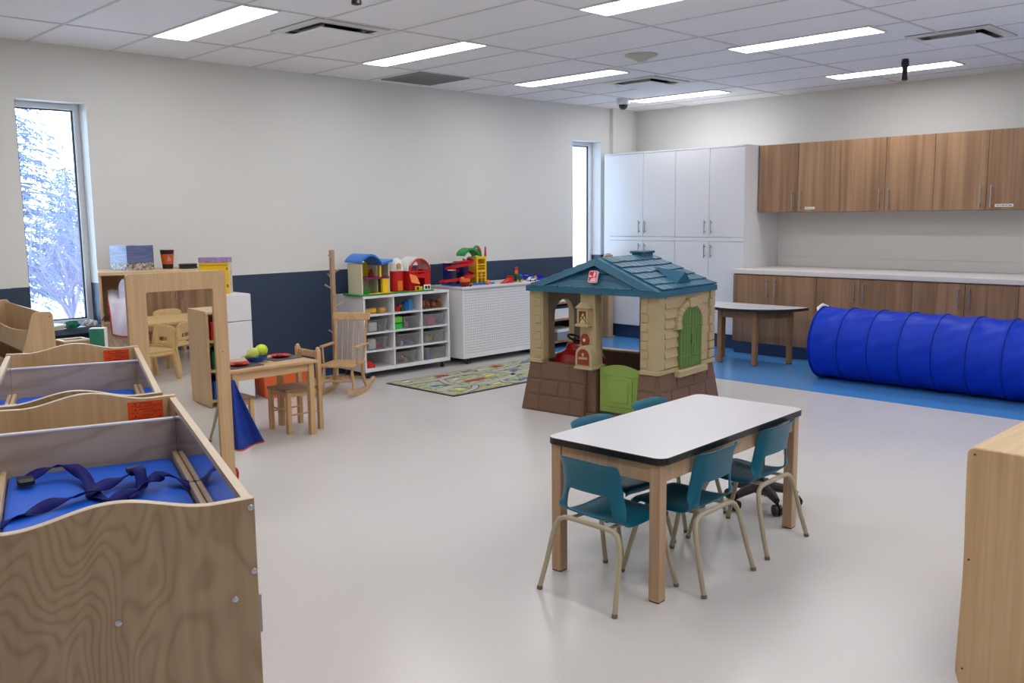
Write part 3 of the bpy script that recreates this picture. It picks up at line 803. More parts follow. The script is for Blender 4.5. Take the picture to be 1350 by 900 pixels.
pts = [(yc2 - r, .375), (yc2 + r, .375)] + [(yc2 + r * cos(pi * i / n), .455 + r * sin(pi * i / n)) for i in range(n + 1)]
b.prism(pts, 'x', -.085, -.004, sm=True); b.box(-.092, yc2 - r - .008, .358, 0, yc2 + r + .008, .378)
mb_ = ob('mailbox', b, M['h_wall'], ph, bevel=.004)
r = .048; pts = [(yc2 - r, .39), (yc2 + r, .39)] + [(yc2 + r * cos(pi * i / n), .455 + r * sin(pi * i / n)) for i in range(n + 1)]
b = MB(); b.prism(pts, 'x', -.090, -.084); md = ob('mailbox_door', b, M['h_mail'], mb_)
b = MB(); b.box(-.096, yc2 - .034, .432, -.089, yc2 + .034, .446); b.ball((-.092, yc2, .463), (.006, .010, .014)); ob('flap', b, M['h_wall'], md)
# half door
def arch_pts(y0, y1, z0, zs, rise, n=10):
    return [(y0, z0), (y1, z0)] + [(y1 + (y0 - y1) * i / n, zs + rise * sin(pi * i / n)) for i in range(n + 1)]
b = MB(); b.prism(arch_pts(.155, .475, .055, .365, .03), 'x', .018, .045)
b.prism(arch_pts(.205, .425, .10, .30, .02), 'x', .010, .02); b.prism(arch_pts(.235, .395, .13, .275, .018), 'x', .004, .012)
b.box(.012, .155, .318, .02, .475, .326)
ob('door', b, M['h_door'], ph, bevel=.006)
# shuttered window
xc = .414; hw = .153
b = MB()
n = 14
def ringpts(r0, r1, zs):
    return [(xc + r1 * cos(pi * i / n), zs + r1 * sin(pi * i / n) * .85) for i in range(n + 1)] + [(xc + r0 * cos(pi - pi * i / n), zs + r0 * sin(pi - pi * i / n) * .85) for i in range(n + 1)]
for i in range(n):
    a0, a1 = pi * i / n, pi * (i + 1) / n
    q = [(xc + r_ * cos(a), .672 + .85 * r_ * sin(a)) for r_, a in ((hw, a0), (.198, a0), (.198, a1), (hw, a1))]
    b.hexa([(x, -.034, z) for x, z in q] + [(x, .004, z) for x, z in q])
b.box(xc - .203, -.038, .648, xc - hw + .006, .004, .690); b.box(xc + hw - .006, -.038, .648, xc + .203, .004, .690)
b.prism([(xc - .04, .79), (xc + .04, .79), (xc + .05, .855), (xc - .05, .855)], 'y', -.044, .004)
ob('window_arch', b, M['h_wall'], ph, bevel=.005)
b = MB(); b.box(xc - .205, -.055, .318, xc + .205, .004, .366); ob('window_sill', b, M['h_wall'], ph, bevel=.008)
for s in (-1, 1):
    b = MB()
    pts = [(xc + s * .003, .37), (xc + s * (hw - .002), .37)] + [(xc + s * hw * cos(pi / 2 * i / 8), .672 + .85 * hw * sin(pi / 2 * i / 8)) for i in range(9)]
    pts[-1] = (xc + s * .003, pts[-1][1])
    b.prism(pts, 'y', -.028, -.002)
    for k in range(1, 4):
        x = xc + s * (k * hw / 4); zt = .672 + .85 * sqrt(max(0, hw * hw - (x - xc) ** 2)) - .01
        b.box(x - .0018, -.031, .375, x + .0018, -.027, zt)
    b.box(xc + s * .006, -.033, .45, xc + s * (hw - .006), -.026, .458); b.box(xc + s * .006, -.033, .655, xc + s * (hw - .006), -.026, .663)
    sh = ob('shutter', b, M['h_shutter'], ph, bevel=.003)
    if s > 0:
        b = MB(); b.tube([(xc - .006, -.038, .535), (xc - .006, -.038, .60)], .006, 8); ob('handle', b, M['h_shutter'], sh)
# roof
b = MB()
E0, E1, G0, G1 = -.045, HD - .012, -.035, HW + .005
b.box(E0, G0, .886, E1, G1, .926)
YR, XR0, XR1, ZR, ZF = .505, .015, .735, 1.135, .926
b.hexa([(E0 + .01, G0 + .01, ZF), (E1 - .01, G0 + .01, ZF), (E1 - .01, G1 - .01, ZF), (E0 + .01, G1 - .01, ZF), (XR0 + .05, YR - .006, ZR - .02), (XR1, YR - .006, ZR - .006), (XR1, YR + .006, ZR - .006), (XR0 + .05, YR + .006, ZR - .02)])
# gable fascia
for ysg, yg in ((-1, G0 + .01), (1, G1 - .01)):
    p_lo, p_hi = Vector((E0, yg, ZF)), Vector((XR0, YR, ZR))
    inn = Vector((0, 0, 0))
    w = .052
    a, c = p_lo, p_hi
    dn = Vector((-.0, 0, -w)); bk = Vector((.07, 0, 0))
    c2 = c + Vector((-.03, 0, -w)); a2 = a + Vector((0, -ysg * .14, 0))
    b.hexa([a, c, c2, a2, a + bk, c + bk, c2 + bk, a2 + bk])
for k in range(3):   # lap lines on the gable face
    z = ZF + .012 + .045 * k; half = (.44 - .17 * k)
    x = E0 + .03 + (XR0 - E0) * (z - ZF) / (ZR - ZF)
    b.hexa([(x - .010, YR - half, z), (x - .010, YR + half, z), (x + .05, YR + half, z), (x + .05, YR - half, z), (x + .012, YR - half + .05, z + .04), (x + .012, YR + half - .05, z + .04), (x + .06, YR + half - .05, z + .04), (x + .06, YR - half + .05, z + .04)])
y = G0 + .03
while y < G1 - .06:   # tabs along the front eave
    b.box(E0 - .004, y, .924, E0 + .03, y + .05, .934 + .003 * sin(y * 40)); y += .062
roof = ob('roof', b, M['h_roof'], ph, bevel=.004)
# shingles on both slopes
for sgn, yg in ((-1, G0), (1, G1)):
    b = MB(); rows, cols = 6, 9
    def SP(u, v, k):
        x0 = E0 + .05 + (XR0 - E0) * v; x1 = E1 + (XR1 - E1) * v
        x = x0 + (x1 - x0) * u; y = yg + (YR - yg) * v; z = ZF + (ZR - ZF) * v
        nrm = Vector((0, (ZR - ZF) * sgn, abs(YR - yg))).normalized()
        return Vector((x, y, z)) + nrm * k
    rnd = random.Random(4)
    for r in range(rows):
        for c in range(cols + 1):
            o = .5 if r % 2 else 0
            u0, u1 = max(0, (c - o) / cols), min(1, (c + 1 - o) / cols)
            if u1 - u0 < .02: continue
            u0 += .004; u1 -= .004; v0, v1 = r / rows - .01 + rnd.uniform(-.012, .012), (r + 1) / rows
            v0 = max(v0, .012)
            b.hexa([SP(u0, v0, 0), SP(u1, v0, 0), SP(u1, v1, -.004), SP(u0, v1, -.004), SP(u0, v0, .013), SP(u1, v0, .013), SP(u1, v1, .004), SP(u0, v1, .004)])
    sh = ob('shingles', b, M['h_roof'], roof, bevel=.002, seg=1)
    if sgn < 0:
        b = MB(); p0, p1, ap = SP(.36, .12, .004), SP(.64, .12, .004), SP(.49, .58, .018); fr = SP(.49, .14, .085)
        vs = [b.bm.verts.new(p) for p in (p0, p1, ap, fr, SP(.36, .10, -.01), SP(.64, .10, -.01))]
        for q in ((0, 3, 2), (3, 1, 2), (0, 1, 3), (0, 4, 5, 1)): b._face([vs[i] for i in q])
        ob('dormer', b, M['h_roof'], roof)
b = MB(); b.box(.545, YR - .045, 1.10, .70, YR + .045, 1.156); b.box(.532, YR - .056, 1.148, .713, YR + .056, 1.166); ob('ridge_cap', b, M['h_roof'], roof, bevel=.006)
# emblem on the gable
pl = MB(); Mx = Matrix.Translation((-.022, .50, 1.005)) @ Matrix.Rotation(radians(16), 4, 'Y')
pl.prism([(u, w) for u, w in rrect(.036, .042, .012)], 'x', -.014, 0, M=Mx); em = ob('emblem', pl, pbr('emblem_white', rgb(232, 206, 214), .4), roof)
e = MB()
e.prism([(u, w) for u, w in rrect(.031, .037, .009)], 'x', -.0155, -.0135, M=Mx); ob('emblem_field', e, M['t_red'], em)
e = MB()
for pts in ([(-.028, -.034), (.02, -.034), (.006, -.012), (-.028, -.006)], [(-.024, .03), (-.006, .032), (-.004, .006), (-.020, .002)], [(.008, -.004), (.028, -.002), (.028, .010), (.010, .006)], [(-.014, -.006), (.0, .0), (-.004, .012), (-.016, .006)]):
    e.prism(pts, 'x', -.017, -.0152, M=Mx)
ob('emblem_figure', e, pbr('emblem_pink', rgb(236, 190, 200), .4), em)

# ------------------------------------------------------------------ half-round table
t = thing('half_round_table', 'half-round white table with wooden legs against the brown base cupboards', 'table', (7.99, 4.69, 0))
b = MB(); r = .53; n = 32
b.prism([(0, -r)] + [(-r * sin(pi * i / n), -r * cos(pi * i / n)) for i in range(n + 1)], 'z', .522, .55)
edge_by_normal(b, 1, lambda q: q.z > .9); ob('tabletop', b, [M['black'], M['tabletop']], t, bevel=.003)
b = MB(); LP = [(-.05, -.37), (-.37, -.19), (-.37, .19), (-.05, .37)]
for i in range(4):
    p, q = Vector(LP[i]), Vector(LP[(i + 1) % 4]); d = (q - p).normalized(); nn = Vector((d.y, -d.x)) * .009
    p2, q2 = p + d * .02, q - d * .02
    b.hexa([(p2.x + nn.x, p2.y + nn.y, .445), (q2.x + nn.x, q2.y + nn.y, .445), (q2.x - nn.x, q2.y - nn.y, .445), (p2.x - nn.x, p2.y - nn.y, .445), (p2.x + nn.x, p2.y + nn.y, .522), (q2.x + nn.x, q2.y + nn.y, .522), (q2.x - nn.x, q2.y - nn.y, .522), (p2.x - nn.x, p2.y - nn.y, .522)])
ob('apron', b, M['oak'], t)
for x, y in LP:
    b = MB(); b.box(x - .022, y - .022, .005, x + .022, y + .022, .5215); l = ob('leg', b, M['oak'], t, bevel=.003)
    b = MB(); b.box(x - .02, y - .02, 0, x + .02, y + .02, .006); ob('glide', b, M['rubber'], l)

# ------------------------------------------------------------------ crawl tunnel
t = thing('crawl_tunnel', 'long blue nylon crawl tunnel lying on the blue floor', 'play tunnel', (7.55, 1.72, 0))
TL, TR, NP = 2.05, .308, 8
rnd = random.Random(2); ph_ = [rnd.uniform(0, 6.28) for _ in range(40)]
def tun(u, v):
    a = 2 * pi * u; s = v * NP; k = int(min(s, NP - 1e-6)); f = s - k
    env = sin(pi * f) ** .7 if 0 < f < 1 else 0
    w = env * (.0035 * sin(9 * a + ph_[k] + 5 * f) + .004 * sin(5 * a - 8 * f + ph_[k + 9]) + .003 * sin(17 * a + 7 * f + ph_[k + 18]))
    r = TR - .010 * env + w
    z = TR + r * cos(a)
    return (r * sin(a), TL * v, max(z, .001))
b = MB(); b.grid(tun, 96, NP * 8, wrap=True)
ob('fabric', b, M['tunnel'], t, solid=.003)
for k in range(NP + 1):
    b = MB(); R = TR + .002
    b.tube([(R * sin(2 * pi * i / 64), TL * k / NP, max(TR + R * cos(2 * pi * i / 64), .006)) for i in range(65)], .0065, 6, caps=False)
    ob('hoop', b, M['tunnel_seam'], t)
b = MB(); b.tube([(.03, TL - .01, 2 * TR), (.0, TL + .03, 2 * TR + .016), (-.05, TL + .045, 2 * TR - .01), (-.09, TL + .02, 2 * TR - .035)], [.009, .014, .014, .008], 8)
ob('tie', b, M['paper'], t)

# ------------------------------------------------------------------ storage shelf at the picture edge
t = thing('toddler_shelf', 'pale plywood storage shelf cut off by the picture edge beside the white table', 'shelf', (2.80, .94, 0))
def side(x0):
    b = MB(); n = 20; H = .742; D = .42
    pts = []
    for cx, cz, a0 in ((-.022, H - .022, 90), ):
        pts += [(cx + .022 * cos(radians(a0 - 90 * k / 5)), cz + .022 * sin(radians(a0 - 90 * k / 5))) for k in range(6)]
    pts += [(-.003 * (1 - cos(2 * pi * k / 12)), H - .05 - (H - .09) * k / 12) for k in range(13)]
    pts += [(-.012, .004), (-D, .004), (-D, H - .02), (-D + .02, H)]
    b.prism(pts, 'x', x0, x0 + .018)
    return ob('side_panel', b, M['birch_flat'], t, bevel=.004)
sp = side(0); side(.96)
for y, z in ((-.022, .722), (-.022, .40), (-.022, .055), (-.38, .722), (-.38, .055)):
    b = MB(); b.lathe([(.0035, 0), (.003, .0012), (.0005, .0012)], 10, M=Matrix.Rotation(-pi / 2, 4, 'Y')); ob('screw', b, M['rubber'], sp, loc=(-.0002, y, z))
b = MB(); b.box(.018, -.42, .718, .96, -.004, .738); ob('top', b, M['birch_x'], t, bevel=.003)
b = MB()
for z in (.04, .27, .50): b.box(.018, -.41, z, .96, -.02, z + .016)
ob('shelf_board', b, M['birch_x'], t)
b = MB(); b.box(.018, -.419, .04, .96, -.41, .718); ob('back_panel', b, M['birch_flat'], t)
for k, (mt, z, lab) in enumerate((('t_red', .517, 'red toy tray on the upper board of the plywood storage shelf'), ('t_dkgreen', .287, 'dark green toy tray on the middle board of the plywood storage shelf'), ('t_blue', .057, 'blue toy tray on the lowest board of the plywood storage shelf'))):
    b = MB(); x0, x1, y0, y1, h = .05, .33, -.36, -.05, .14
    b.box(x0, y0, 0, x1, y1, .008); b.box(x0, y0, .008, x0 + .008, y1, h); b.box(x1 - .008, y0, .008, x1, y1, h); b.box(x0 + .008, y0, .008, x1 - .008, y0 + .008, h); b.box(x0 + .008, y1 - .008, .008, x1 - .008, y1, h)
    tag(ob('toy_tray', b, M[mt], loc=(2.80, .94, z), bevel=.003), lab, 'tray', 'toy trays on the plywood shelf')
# ------------------------------------------------------------------ standing mirror
t = thing('standing_mirror', 'tall wood-framed standing mirror between the changing tables and the small wooden table', 'mirror', (1.925, 3.770, 0), radians(180 - 3.5))
# local x runs from the corner near the small table towards the window side; local y faces the viewer
MW, MH = .427, 1.208
b = MB(); f = .078
def rr2(x0, x1, z0, z1, r):
    pts = []
    for cx, cz, a0 in ((x1 - r, z1 - r, 0), (x0 + r, z1 - r, 90), (x0 + r, z0 + r, 180), (x1 - r, z0 + r, 270)):
        pts += [(cx + r * cos(radians(a0 + 18 * k)), cz + r * sin(radians(a0 + 18 * k))) for k in range(6)]
    return pts
o_, i_ = rr2(0, MW, .0, MH, .014), rr2(.060, MW - f, .16, MH - .078, .008)
n = len(o_)
for k in range(n):
    k2 = (k + 1) % n
    q = [i_[k], o_[k], o_[k2], i_[k2]]
    b.hexa([(x, 0, z) for x, z in q] + [(x, -.022, z) for x, z in q])
fr = ob('frame', b, M['birch_flat'], t)
gm, nt, bs = base_mat('acrylic_mirror'); bs.inputs['Base Color'].default_value = (.80, .79, .76, 1); bs.inputs['Metallic'].default_value = 1; bs.inputs['Roughness'].default_value = .015
nz = N(nt, 'ShaderNodeTexNoise'); nz.inputs['Scale'].default_value = 5; tc = N(nt, 'ShaderNodeTexCoord'); nt.links.new(tc.outputs['Object'], nz.inputs['Vector'])
bp = N(nt, 'ShaderNodeBump'); bp.inputs['Strength'].default_value = .06; bp.inputs['Distance'].default_value = .0012
nt.links.new(nz.outputs['Fac'], bp.inputs['Height']); nt.links.new(bp.outputs['Normal'], bs.inputs['Normal'])
b = MB(); b.box(.05, -.016, .15, MW - f + .01, -.010, MH - .068); ob('mirror_glass', b, gm, t)
b = MB(); b.box(.01, -.032, .02, MW - .01, -.0225, MH - .02); ob('backing', b, M['birch_flat'], t)
for x, z in ((.03, MH - .03), (MW - .03, MH - .03), (.03, MH - .36), (MW - .03, MH - .36), (.03, .3), (MW - .03, .3)):
    b = MB(); b.ball((x, .0005, z), (.004, .002, .004), 10, 6); ob('screw', b, M['chrome'], fr)
for x in (.03, MW - .03):
    b = MB(); b.hexa([(x - .012, -.034, 0), (x + .012, -.034, 0), (x + .012, -.20, 0), (x - .012, -.20, 0), (x - .012, -.034, .5), (x + .012, -.034, .5), (x + .012, -.06, .5), (x - .012, -.06, .5)])
    ob('foot', b, M['birch_flat'], t, bevel=.003)
# cape hanging behind the mirror
def cape(u, v):
    a = (u - .5)
    w = .02 + .17 * v ** 1.1
    x = -.01 + w * (u - .30); y = .035 * sin(u * 9 + 1) * v + .02 * v
    return (x, y, -.30 * v - .03 * (1 - abs(2 * u - 1) ** 2) * v)
t = thing('dress_up_cape', 'royal blue cape with orange hem hanging behind the standing mirror', 'cape', (1.974, 3.84, .70), radians(-25))
b = MB(); b.grid(cape, 18, 14); ob('cloth', b, M['blue_cloth'], t, solid=.003)
b = MB(); b.tube([cape(i / 24, 1.0) for i in range(25)], .004, 6); ob('hem', b, M['orange_trim'], t)
b = MB(); b.tube([(-.01, 0, -.02), (-.03, -.02, .03), (-.055, -.042, .05), (-.06, -.052, .02)], .004, 6); ob('loop', b, M['blue_cloth'], t)
t = thing('red_toy', 'small red looped toy standing on the floor by the mirror', 'toy', (2.045, 4.02, 0), .4)
b = MB(); b.lathe([(.03, 0), (.034, .012), (.022, .03), (.012, .05), (.010, .17)], 16); ob('base', b, M['t_red'], t)
b = MB(); b.tube([(.025 * cos(2 * pi * i / 16), 0, .20 + .035 * sin(2 * pi * i / 16)) for i in range(17)], .007, 8, caps=False); ob('ring', b, M['t_red'], t)

# ------------------------------------------------------------------ sloped book display
t = thing('book_display', 'pale wooden sloped book display standing before the first window', 'bookcase', (1.735, 5.82, 0), radians(-4.5))
def bd_side(y):
    b = MB(); H = .895
    pts = [(-.26, 0), (.135, 0), (.115, H - .02), (.10, H), (.02, H), (0, H - .015)]
    b.prism(pts, 'y', y, y + .018); return ob('side_panel', b, M['birch_flat'], t, bevel=.004)
s0 = bd_side(0); bd_side(1.15)
b = MB(); b.lathe([(.004, 0), (.0035, .001), (.0005, .001)], 10, M=Matrix.Rotation(pi / 2, 4, 'X')); ob('screw', b, M['rubber'], s0, loc=(.095, -.0002, .865))
b = MB(); b.hexa([(.10, .018, .02), (.118, .018, .02), (.118, 1.15, .02), (.10, 1.15, .02), (.085, .018, .88), (.098, .018, .88), (.098, 1.15, .88), (.085, 1.15, .88)]); ob('back_panel', b, M['birch_flat'], t)
for k, z in enumerate((.10, .30, .50, .69)):
    x = -.235 + .25 * z / .9 * 1.05
    b = MB(); b.box(x, .018, z - .02, x + .09, 1.15, z); 
    n = 16
    for i in range(n):
        y0, y1 = .018 + 1.132 * i / n, .018 + 1.132 * (i + 1) / n
        h0, h1 = .13 - .03 * sin(pi * i / n), .13 - .03 * sin(pi * (i + 1) / n)
        b.hexa([(x - .012, y0, z - .03), (x, y0, z - .03), (x, y1, z - .03), (x - .012, y1, z - .03), (x + .012, y0, z - .03 + h0), (x + .024, y0, z - .03 + h0), (x + .024, y1, z - .03 + h1), (x + .012, y1, z - .03 + h1)])
    ob('display_shelf', b, M['birch_flat'], t)

# ------------------------------------------------------------------ things on and under the window sill
t = thing('book', 'white open book lying on the blue sill of the first window', 'book', (2.215, 7.04, .649), .25)
b = MB(); b.box(-.05, -.09, 0, .05, .10, .022); ob('pages', b, M['paper'], t, bevel=.003)
b = MB(); b.hexa([(-.055, -.10, .022), (.055, -.10, .022), (.055, .10, .022), (-.055, .10, .022), (-.05, -.10, .030), (.06, -.10, .04), (.06, .10, .04), (-.05, .10, .030)]); ob('cover', b, M['paper'], t)
def crumple(name, label, cat, loc, sx, sy, sz, mat, seed):
    rnd = random.Random(seed); b = MB(); p = [rnd.uniform(0, 6.28) for _ in range(8)]
    def fn(u, v):
        a = 2 * pi * u; t_ = pi * v
        r = 1 + .16 * sin(5 * a + p[0] + 3 * t_) + .13 * sin(9 * a - 4 * t_ + p[1]) + .10 * sin(13 * a + 7 * t_ + p[2])
        return (sx * r * sin(t_) * cos(a), sy * r * sin(t_) * sin(a), max(0, sz * (.5 - .5 * cos(pi - t_)) * (1 + .2 * sin(7 * a + p[3])) * (.6 + .4 * r)))
    b.grid(fn, 40, 16, wrap=True)
    return tag(ob(name, b, mat, loc=loc), label, cat)
crumple('green_cloth', 'crumpled green cloth lying on the sill of the first window', 'cloth', (2.355, 7.02, .6475), .055, .04, .045, M['t_dkgreen'] if False else pbr('green_cloth', rgb(20, 120, 92), .8), 1)
crumple('plastic_bag', 'crumpled white plastic bag on the sill beside the green cloth', 'bag', (2.492, 7.035, .6475), .048, .04, .045, pbr('white_bag', rgb(226, 232, 246), .4), 2)
t = thing('picture_box', 'upright green picture box beside the plywood cupboard under the sill', 'box', (2.335, 6.45, 0), radians(-35))
b = MB(); b.box(-.05, -.035, 0, .05, .035, .70); ob('box_body', b, M['paper'], t, bevel=.003)
gm2 = pbr('green_cover', rgb(40, 128, 110), .4, var=.5, vscale=25)
b = MB(); b.box(-.048, -.0365, .03, .047, -.035, .695); ob('cover', b, gm2, t)
t = thing('wooden_crate', 'low tan wooden crate with a rounded rim under the first window', 'crate', (2.235, 6.66, 0))
b = MB(); x0, x1, y0, y1, h = -.085, .085, -.08, .08, .60
b.box(x0, y0, .002, x1, y1, .02); b.box(x0, y0, .02, x0 + .014, y1, h); b.box(x1 - .014, y0, .02, x1, y1, h); b.box(x0 + .014, y0, .02, x1 - .014, y0 + .014, h); b.box(x0 + .014, y1 - .014, .02, x1 - .014, y1, h)
ob('box_body', b, pbr('crate_wood', rgb(206, 160, 118), .5), t, bevel=.004)
b = MB(); b.box(x0 - .006, y0 - .006, h, x1 + .006, y0 + .016, h + .014); b.box(x0 - .006, y1 - .016, h, x1 + .006, y1 + .006, h + .014); b.box(x0 - .006, y0 + .016, h, x0 + .016, y1 - .016, h + .014); b.box(x1 - .016, y0 + .016, h, x1 + .006, y1 - .016, h + .014)
ob('rim', b, M['ply_edge'], t, bevel=.004)

# ------------------------------------------------------------------ plywood cupboard with smocks
t = thing('open_cupboard', 'open plywood cupboard behind the mirror, smocks spilling out of it', 'cupboard', (2.424, 6.62, 0), radians(-20))
for x in (0, .642):
    b = MB(); b.box(x, 0, 0, x + .018, .43, 1.042); ob('side_panel', b, M['birch_flat'], t, bevel=.003)
b = MB(); b.box(-.002, -.006, 1.042, .662, .435, 1.068); ob('top', b, [M['birch_x']], t, bevel=.005)
b = MB(); b.box(.018, .415, .02, .642, .43, 1.042); ob('back_panel', b, M['birch_flat'], t)
b = MB(); b.box(.018, .005, .70, .642, .415, .718); b.box(.018, .005, .05, .642, .415, .068); b.box(.018, .005, .38, .642, .415, .396); ob('shelf', b, M['birch_x'], t)
b = MB(); b.box(.018, .006, .396, .50, .02, .700); ob('front_panel', b, M['birch_grey'], t)
def smock(u, v):
    # lies over the shelf and falls in front of the cupboard
    x = .05 + .30 * u + .02 * max(0, v - .35) * (1 - u)
    if v < .35: s = v / .35; z = .19 - .06 * s + .05 * u + .03 * sin(u * 7 + 1) * (1 - s); y = .16 - .20 * s
    else: s = (v - .35) / .65; z = .13 + .05 * u - (.21 + .05 * sin(pi * u)) * s; y = -.04 - .03 * sin(pi * s) + .018 * sin(u * 16 + 3 * s) * (.4 + .6 * s)
    return (x, y, z)
t = thing('white_smock', 'white smock with red piping hanging out of the plywood cupboard', 'smock', (2.42, 6.60, .715), radians(-20))
b = MB(); b.grid(smock, 34, 26); ob('cloth', b, M['white_cloth'], t, solid=.004)
b = MB(); b.tube([smock(0, k / 30) for k in range(8, 31)] + [smock(k / 30, 1) for k in range(1, 31)], .006, 6); ob('piping', b, M['red_trim'], t)
b = MB(); b.tube([smock(.02, .6), (.02, -.06, .06), (.0, -.065, .02)], .005, 6); ob('tie', b, M['black'], t)
b = MB(); b.lathe([(.012, 0), (.024, .004), (.012, .008)], 14, M=Matrix.Rotation(pi / 2, 4, 'X')); ob('patch', b, M['paper'], t, loc=(.22, -.098, .0))
def smock2(u, v):
    x = .13 + .24 * u; a = v * 2.4
    return (x, .12 - .13 * sin(a) * (1 - .2 * sin(u * 6)), .02 + .26 * (v if v < .5 else 1 - v) * 2 * (.75 + .25 * sin(u * 5 + .5)) + .02 * sin(u * 14))
b = MB(); b.grid(smock2, 26, 18); o = ob('lilac_smock', b, pbr('lilac_cloth', rgb(200, 202, 232), .85), loc=(2.42, 6.62, .72), rz=radians(-20), solid=.004); tag(o, 'pale lilac smock bundled on the upper shelf behind the white smock', 'smock')

# tissue box printed with a beach picture
def picture_box(name, sea, low):
    m, nt, bs = base_mat(name); tc = N(nt, 'ShaderNodeTexCoord'); sp = N(nt, 'ShaderNodeSeparateXYZ'); nt.links.new(tc.outputs['Object'], sp.inputs[0])
    nz = N(nt, 'ShaderNodeTexNoise'); nz.inputs['Scale'].default_value = 60; nt.links.new(tc.outputs['Object'], nz.inputs['Vector'])
    mp = N(nt, 'ShaderNodeMapping'); mp.inputs['Scale'].default_value = (8, 8, 70); nt.links.new(tc.outputs['Object'], mp.inputs['Vector'])
    wv = N(nt, 'ShaderNodeTexNoise'); wv.inputs['Scale'].default_value = 1; wv.inputs['Detail'].default_value = 4; nt.links.new(mp.outputs['Vector'], wv.inputs['Vector'])
    vo = N(nt, 'ShaderNodeTexVoronoi'); vo.inputs['Scale'].default_value = 75; nt.links.new(tc.outputs['Object'], vo.inputs['Vector'])
    peb = N(nt, 'ShaderNodeValToRGB'); peb.color_ramp.elements[0].color = rgb(40, 36, 40); peb.color_ramp.elements[1].color = low
    sc = N(nt, 'ShaderNodeSeparateColor'); nt.links.new(vo.outputs['Color'], sc.inputs[0]); nt.links.new(sc.outputs[0], peb.inputs[0])
    wr = N(nt, 'ShaderNodeValToRGB'); wr.color_ramp.elements[0].position = .3; wr.color_ramp.elements[1].position = .7
    wr.color_ramp.elements[0].color = tuple(c * .7 for c in sea[:3]) + (1,); wr.color_ramp.elements[1].color = tuple(min(1, c * 1.35) for c in sea[:3]) + (1,); nt.links.new(wv.outputs['Fac'], wr.inputs[0])
    ma = N(nt, 'ShaderNodeMath', operation='MULTIPLY_ADD'); ma.inputs[1].default_value = .03; nt.links.new(nz.outputs['Fac'], ma.inputs[0]); nt.links.new(sp.outputs[2], ma.inputs[2])
    gt = N(nt, 'ShaderNodeMath', operation='LESS_THAN'); gt.inputs[1].default_value = .066; nt.links.new(ma.outputs[0], gt.inputs[0])
    mx = N(nt, 'ShaderNodeMix', data_type='RGBA'); nt.links.new(gt.outputs[0], mx.inputs[0]); nt.links.new(wr.outputs[0], mx.inputs[6]); nt.links.new(peb.outputs[0], mx.inputs[7])
    nt.links.new(mx.outputs[2], bs.inputs['Base Color']); bs.inputs['Roughness'].default_value = .35
    return m
t = thing('tissue_box', 'cube tissue box printed with a pebble beach on top of the plywood cupboard', 'tissue box', (2.735, 6.785, 1.0685), radians(10))
b = MB(); b.box(-.108, -.108, 0, .108, .108, .178)
edge_by_normal(b, 1, lambda q: q.x < -.5)
edge_by_normal(b, 2, lambda q: q.z > .5)
ob('carton', b, [picture_box('beach_print', rgb(96, 106, 150), rgb(206, 196, 180)), picture_box('lit_beach_print', rgb(150, 176, 226), rgb(216, 220, 236)), pbr('box_top', rgb(206, 214, 236), .4)], t)  # second print is a paler copy, daylight put into its colour
b = MB(); b.lathe([(.035, .1785), (.02, .180)], 20, caps=True); ob('slot', b, M['black'], t)
t = thing('paper_cup', 'black and orange paper coffee cup beside the tissue box', 'cup', (2.96, 6.69, 1.0688))
b = MB(); b.lathe([(.036, 0), (.037, .003), (.050, .140), (.0515, .143)], 28, caps=False); b.lathe([(.036, .004), (.001, .004)], 28, caps=False); ob('cup_wall', b, M['t_navy'] if False else pbr('cup_black', rgb(30, 24, 24), .5), t)
b = MB(); b.lathe([(.0393, .028), (.0478, .108)], 28, caps=False); bd = ob('band', b, pbr('cup_orange', rgb(206, 92, 32), .5), t)
b = MB()
for a, z, r in ((-1.75, .078, .012), (-1.6, .066, .010), (-1.9, .062, .008), (-1.72, .090, .007)):
    b.ball((.0435 * cos(a), .0435 * sin(a), z), (r, .003, r), 10, 6)
ob('leaf_print', b, pbr('cup_print', rgb(170, 140, 150), .5), bd)
b = MB(); b.lathe([(.0505, .140), (.0535, .143), (.0505, .147)], 28, caps=False); ob('rim', b, M['paper'], t)
t = thing('spectacle_case', 'flat black case lying on the plywood cupboard behind the mirror', 'case', (3.062, 6.572, 1.0685), -.3)
b = MB(); b.box(-.062, -.035, 0, .062, .035, .016); b.box(-.058, -.032, .016, .058, .032, .020); ob('lower_shell', b, M['black'], t, bevel=.007)
b = MB(); b.box(-.065, -.036, .021, .064, .036, .036); ob('lid', b, M['black'], t, bevel=.008)
t = thing('key_ring', 'small tangle of keys between the cup and the black case', 'keys', (3.012, 6.645, 1.0685))
t.scale = (.6, .6, .6)
b = MB(); b.tube([(.018 * cos(2 * pi * i / 16), .018 * sin(2 * pi * i / 16), .004) for i in range(17)], .002, 6, caps=False); ob('ring', b, M['steel'], t)
for a in (.3, 1.9, 3.6):
    b = MB(); c, s_ = cos(a), sin(a); b.tube([(.018 * c, .018 * s_, .006), (.052 * c, .052 * s_, .008)], .0035, 6); b.lathe([(.010, .004), (.010, .008)], 10, (.024 * c, .024 * s_, 0)); ob('key', b, M['t_tan'], t)

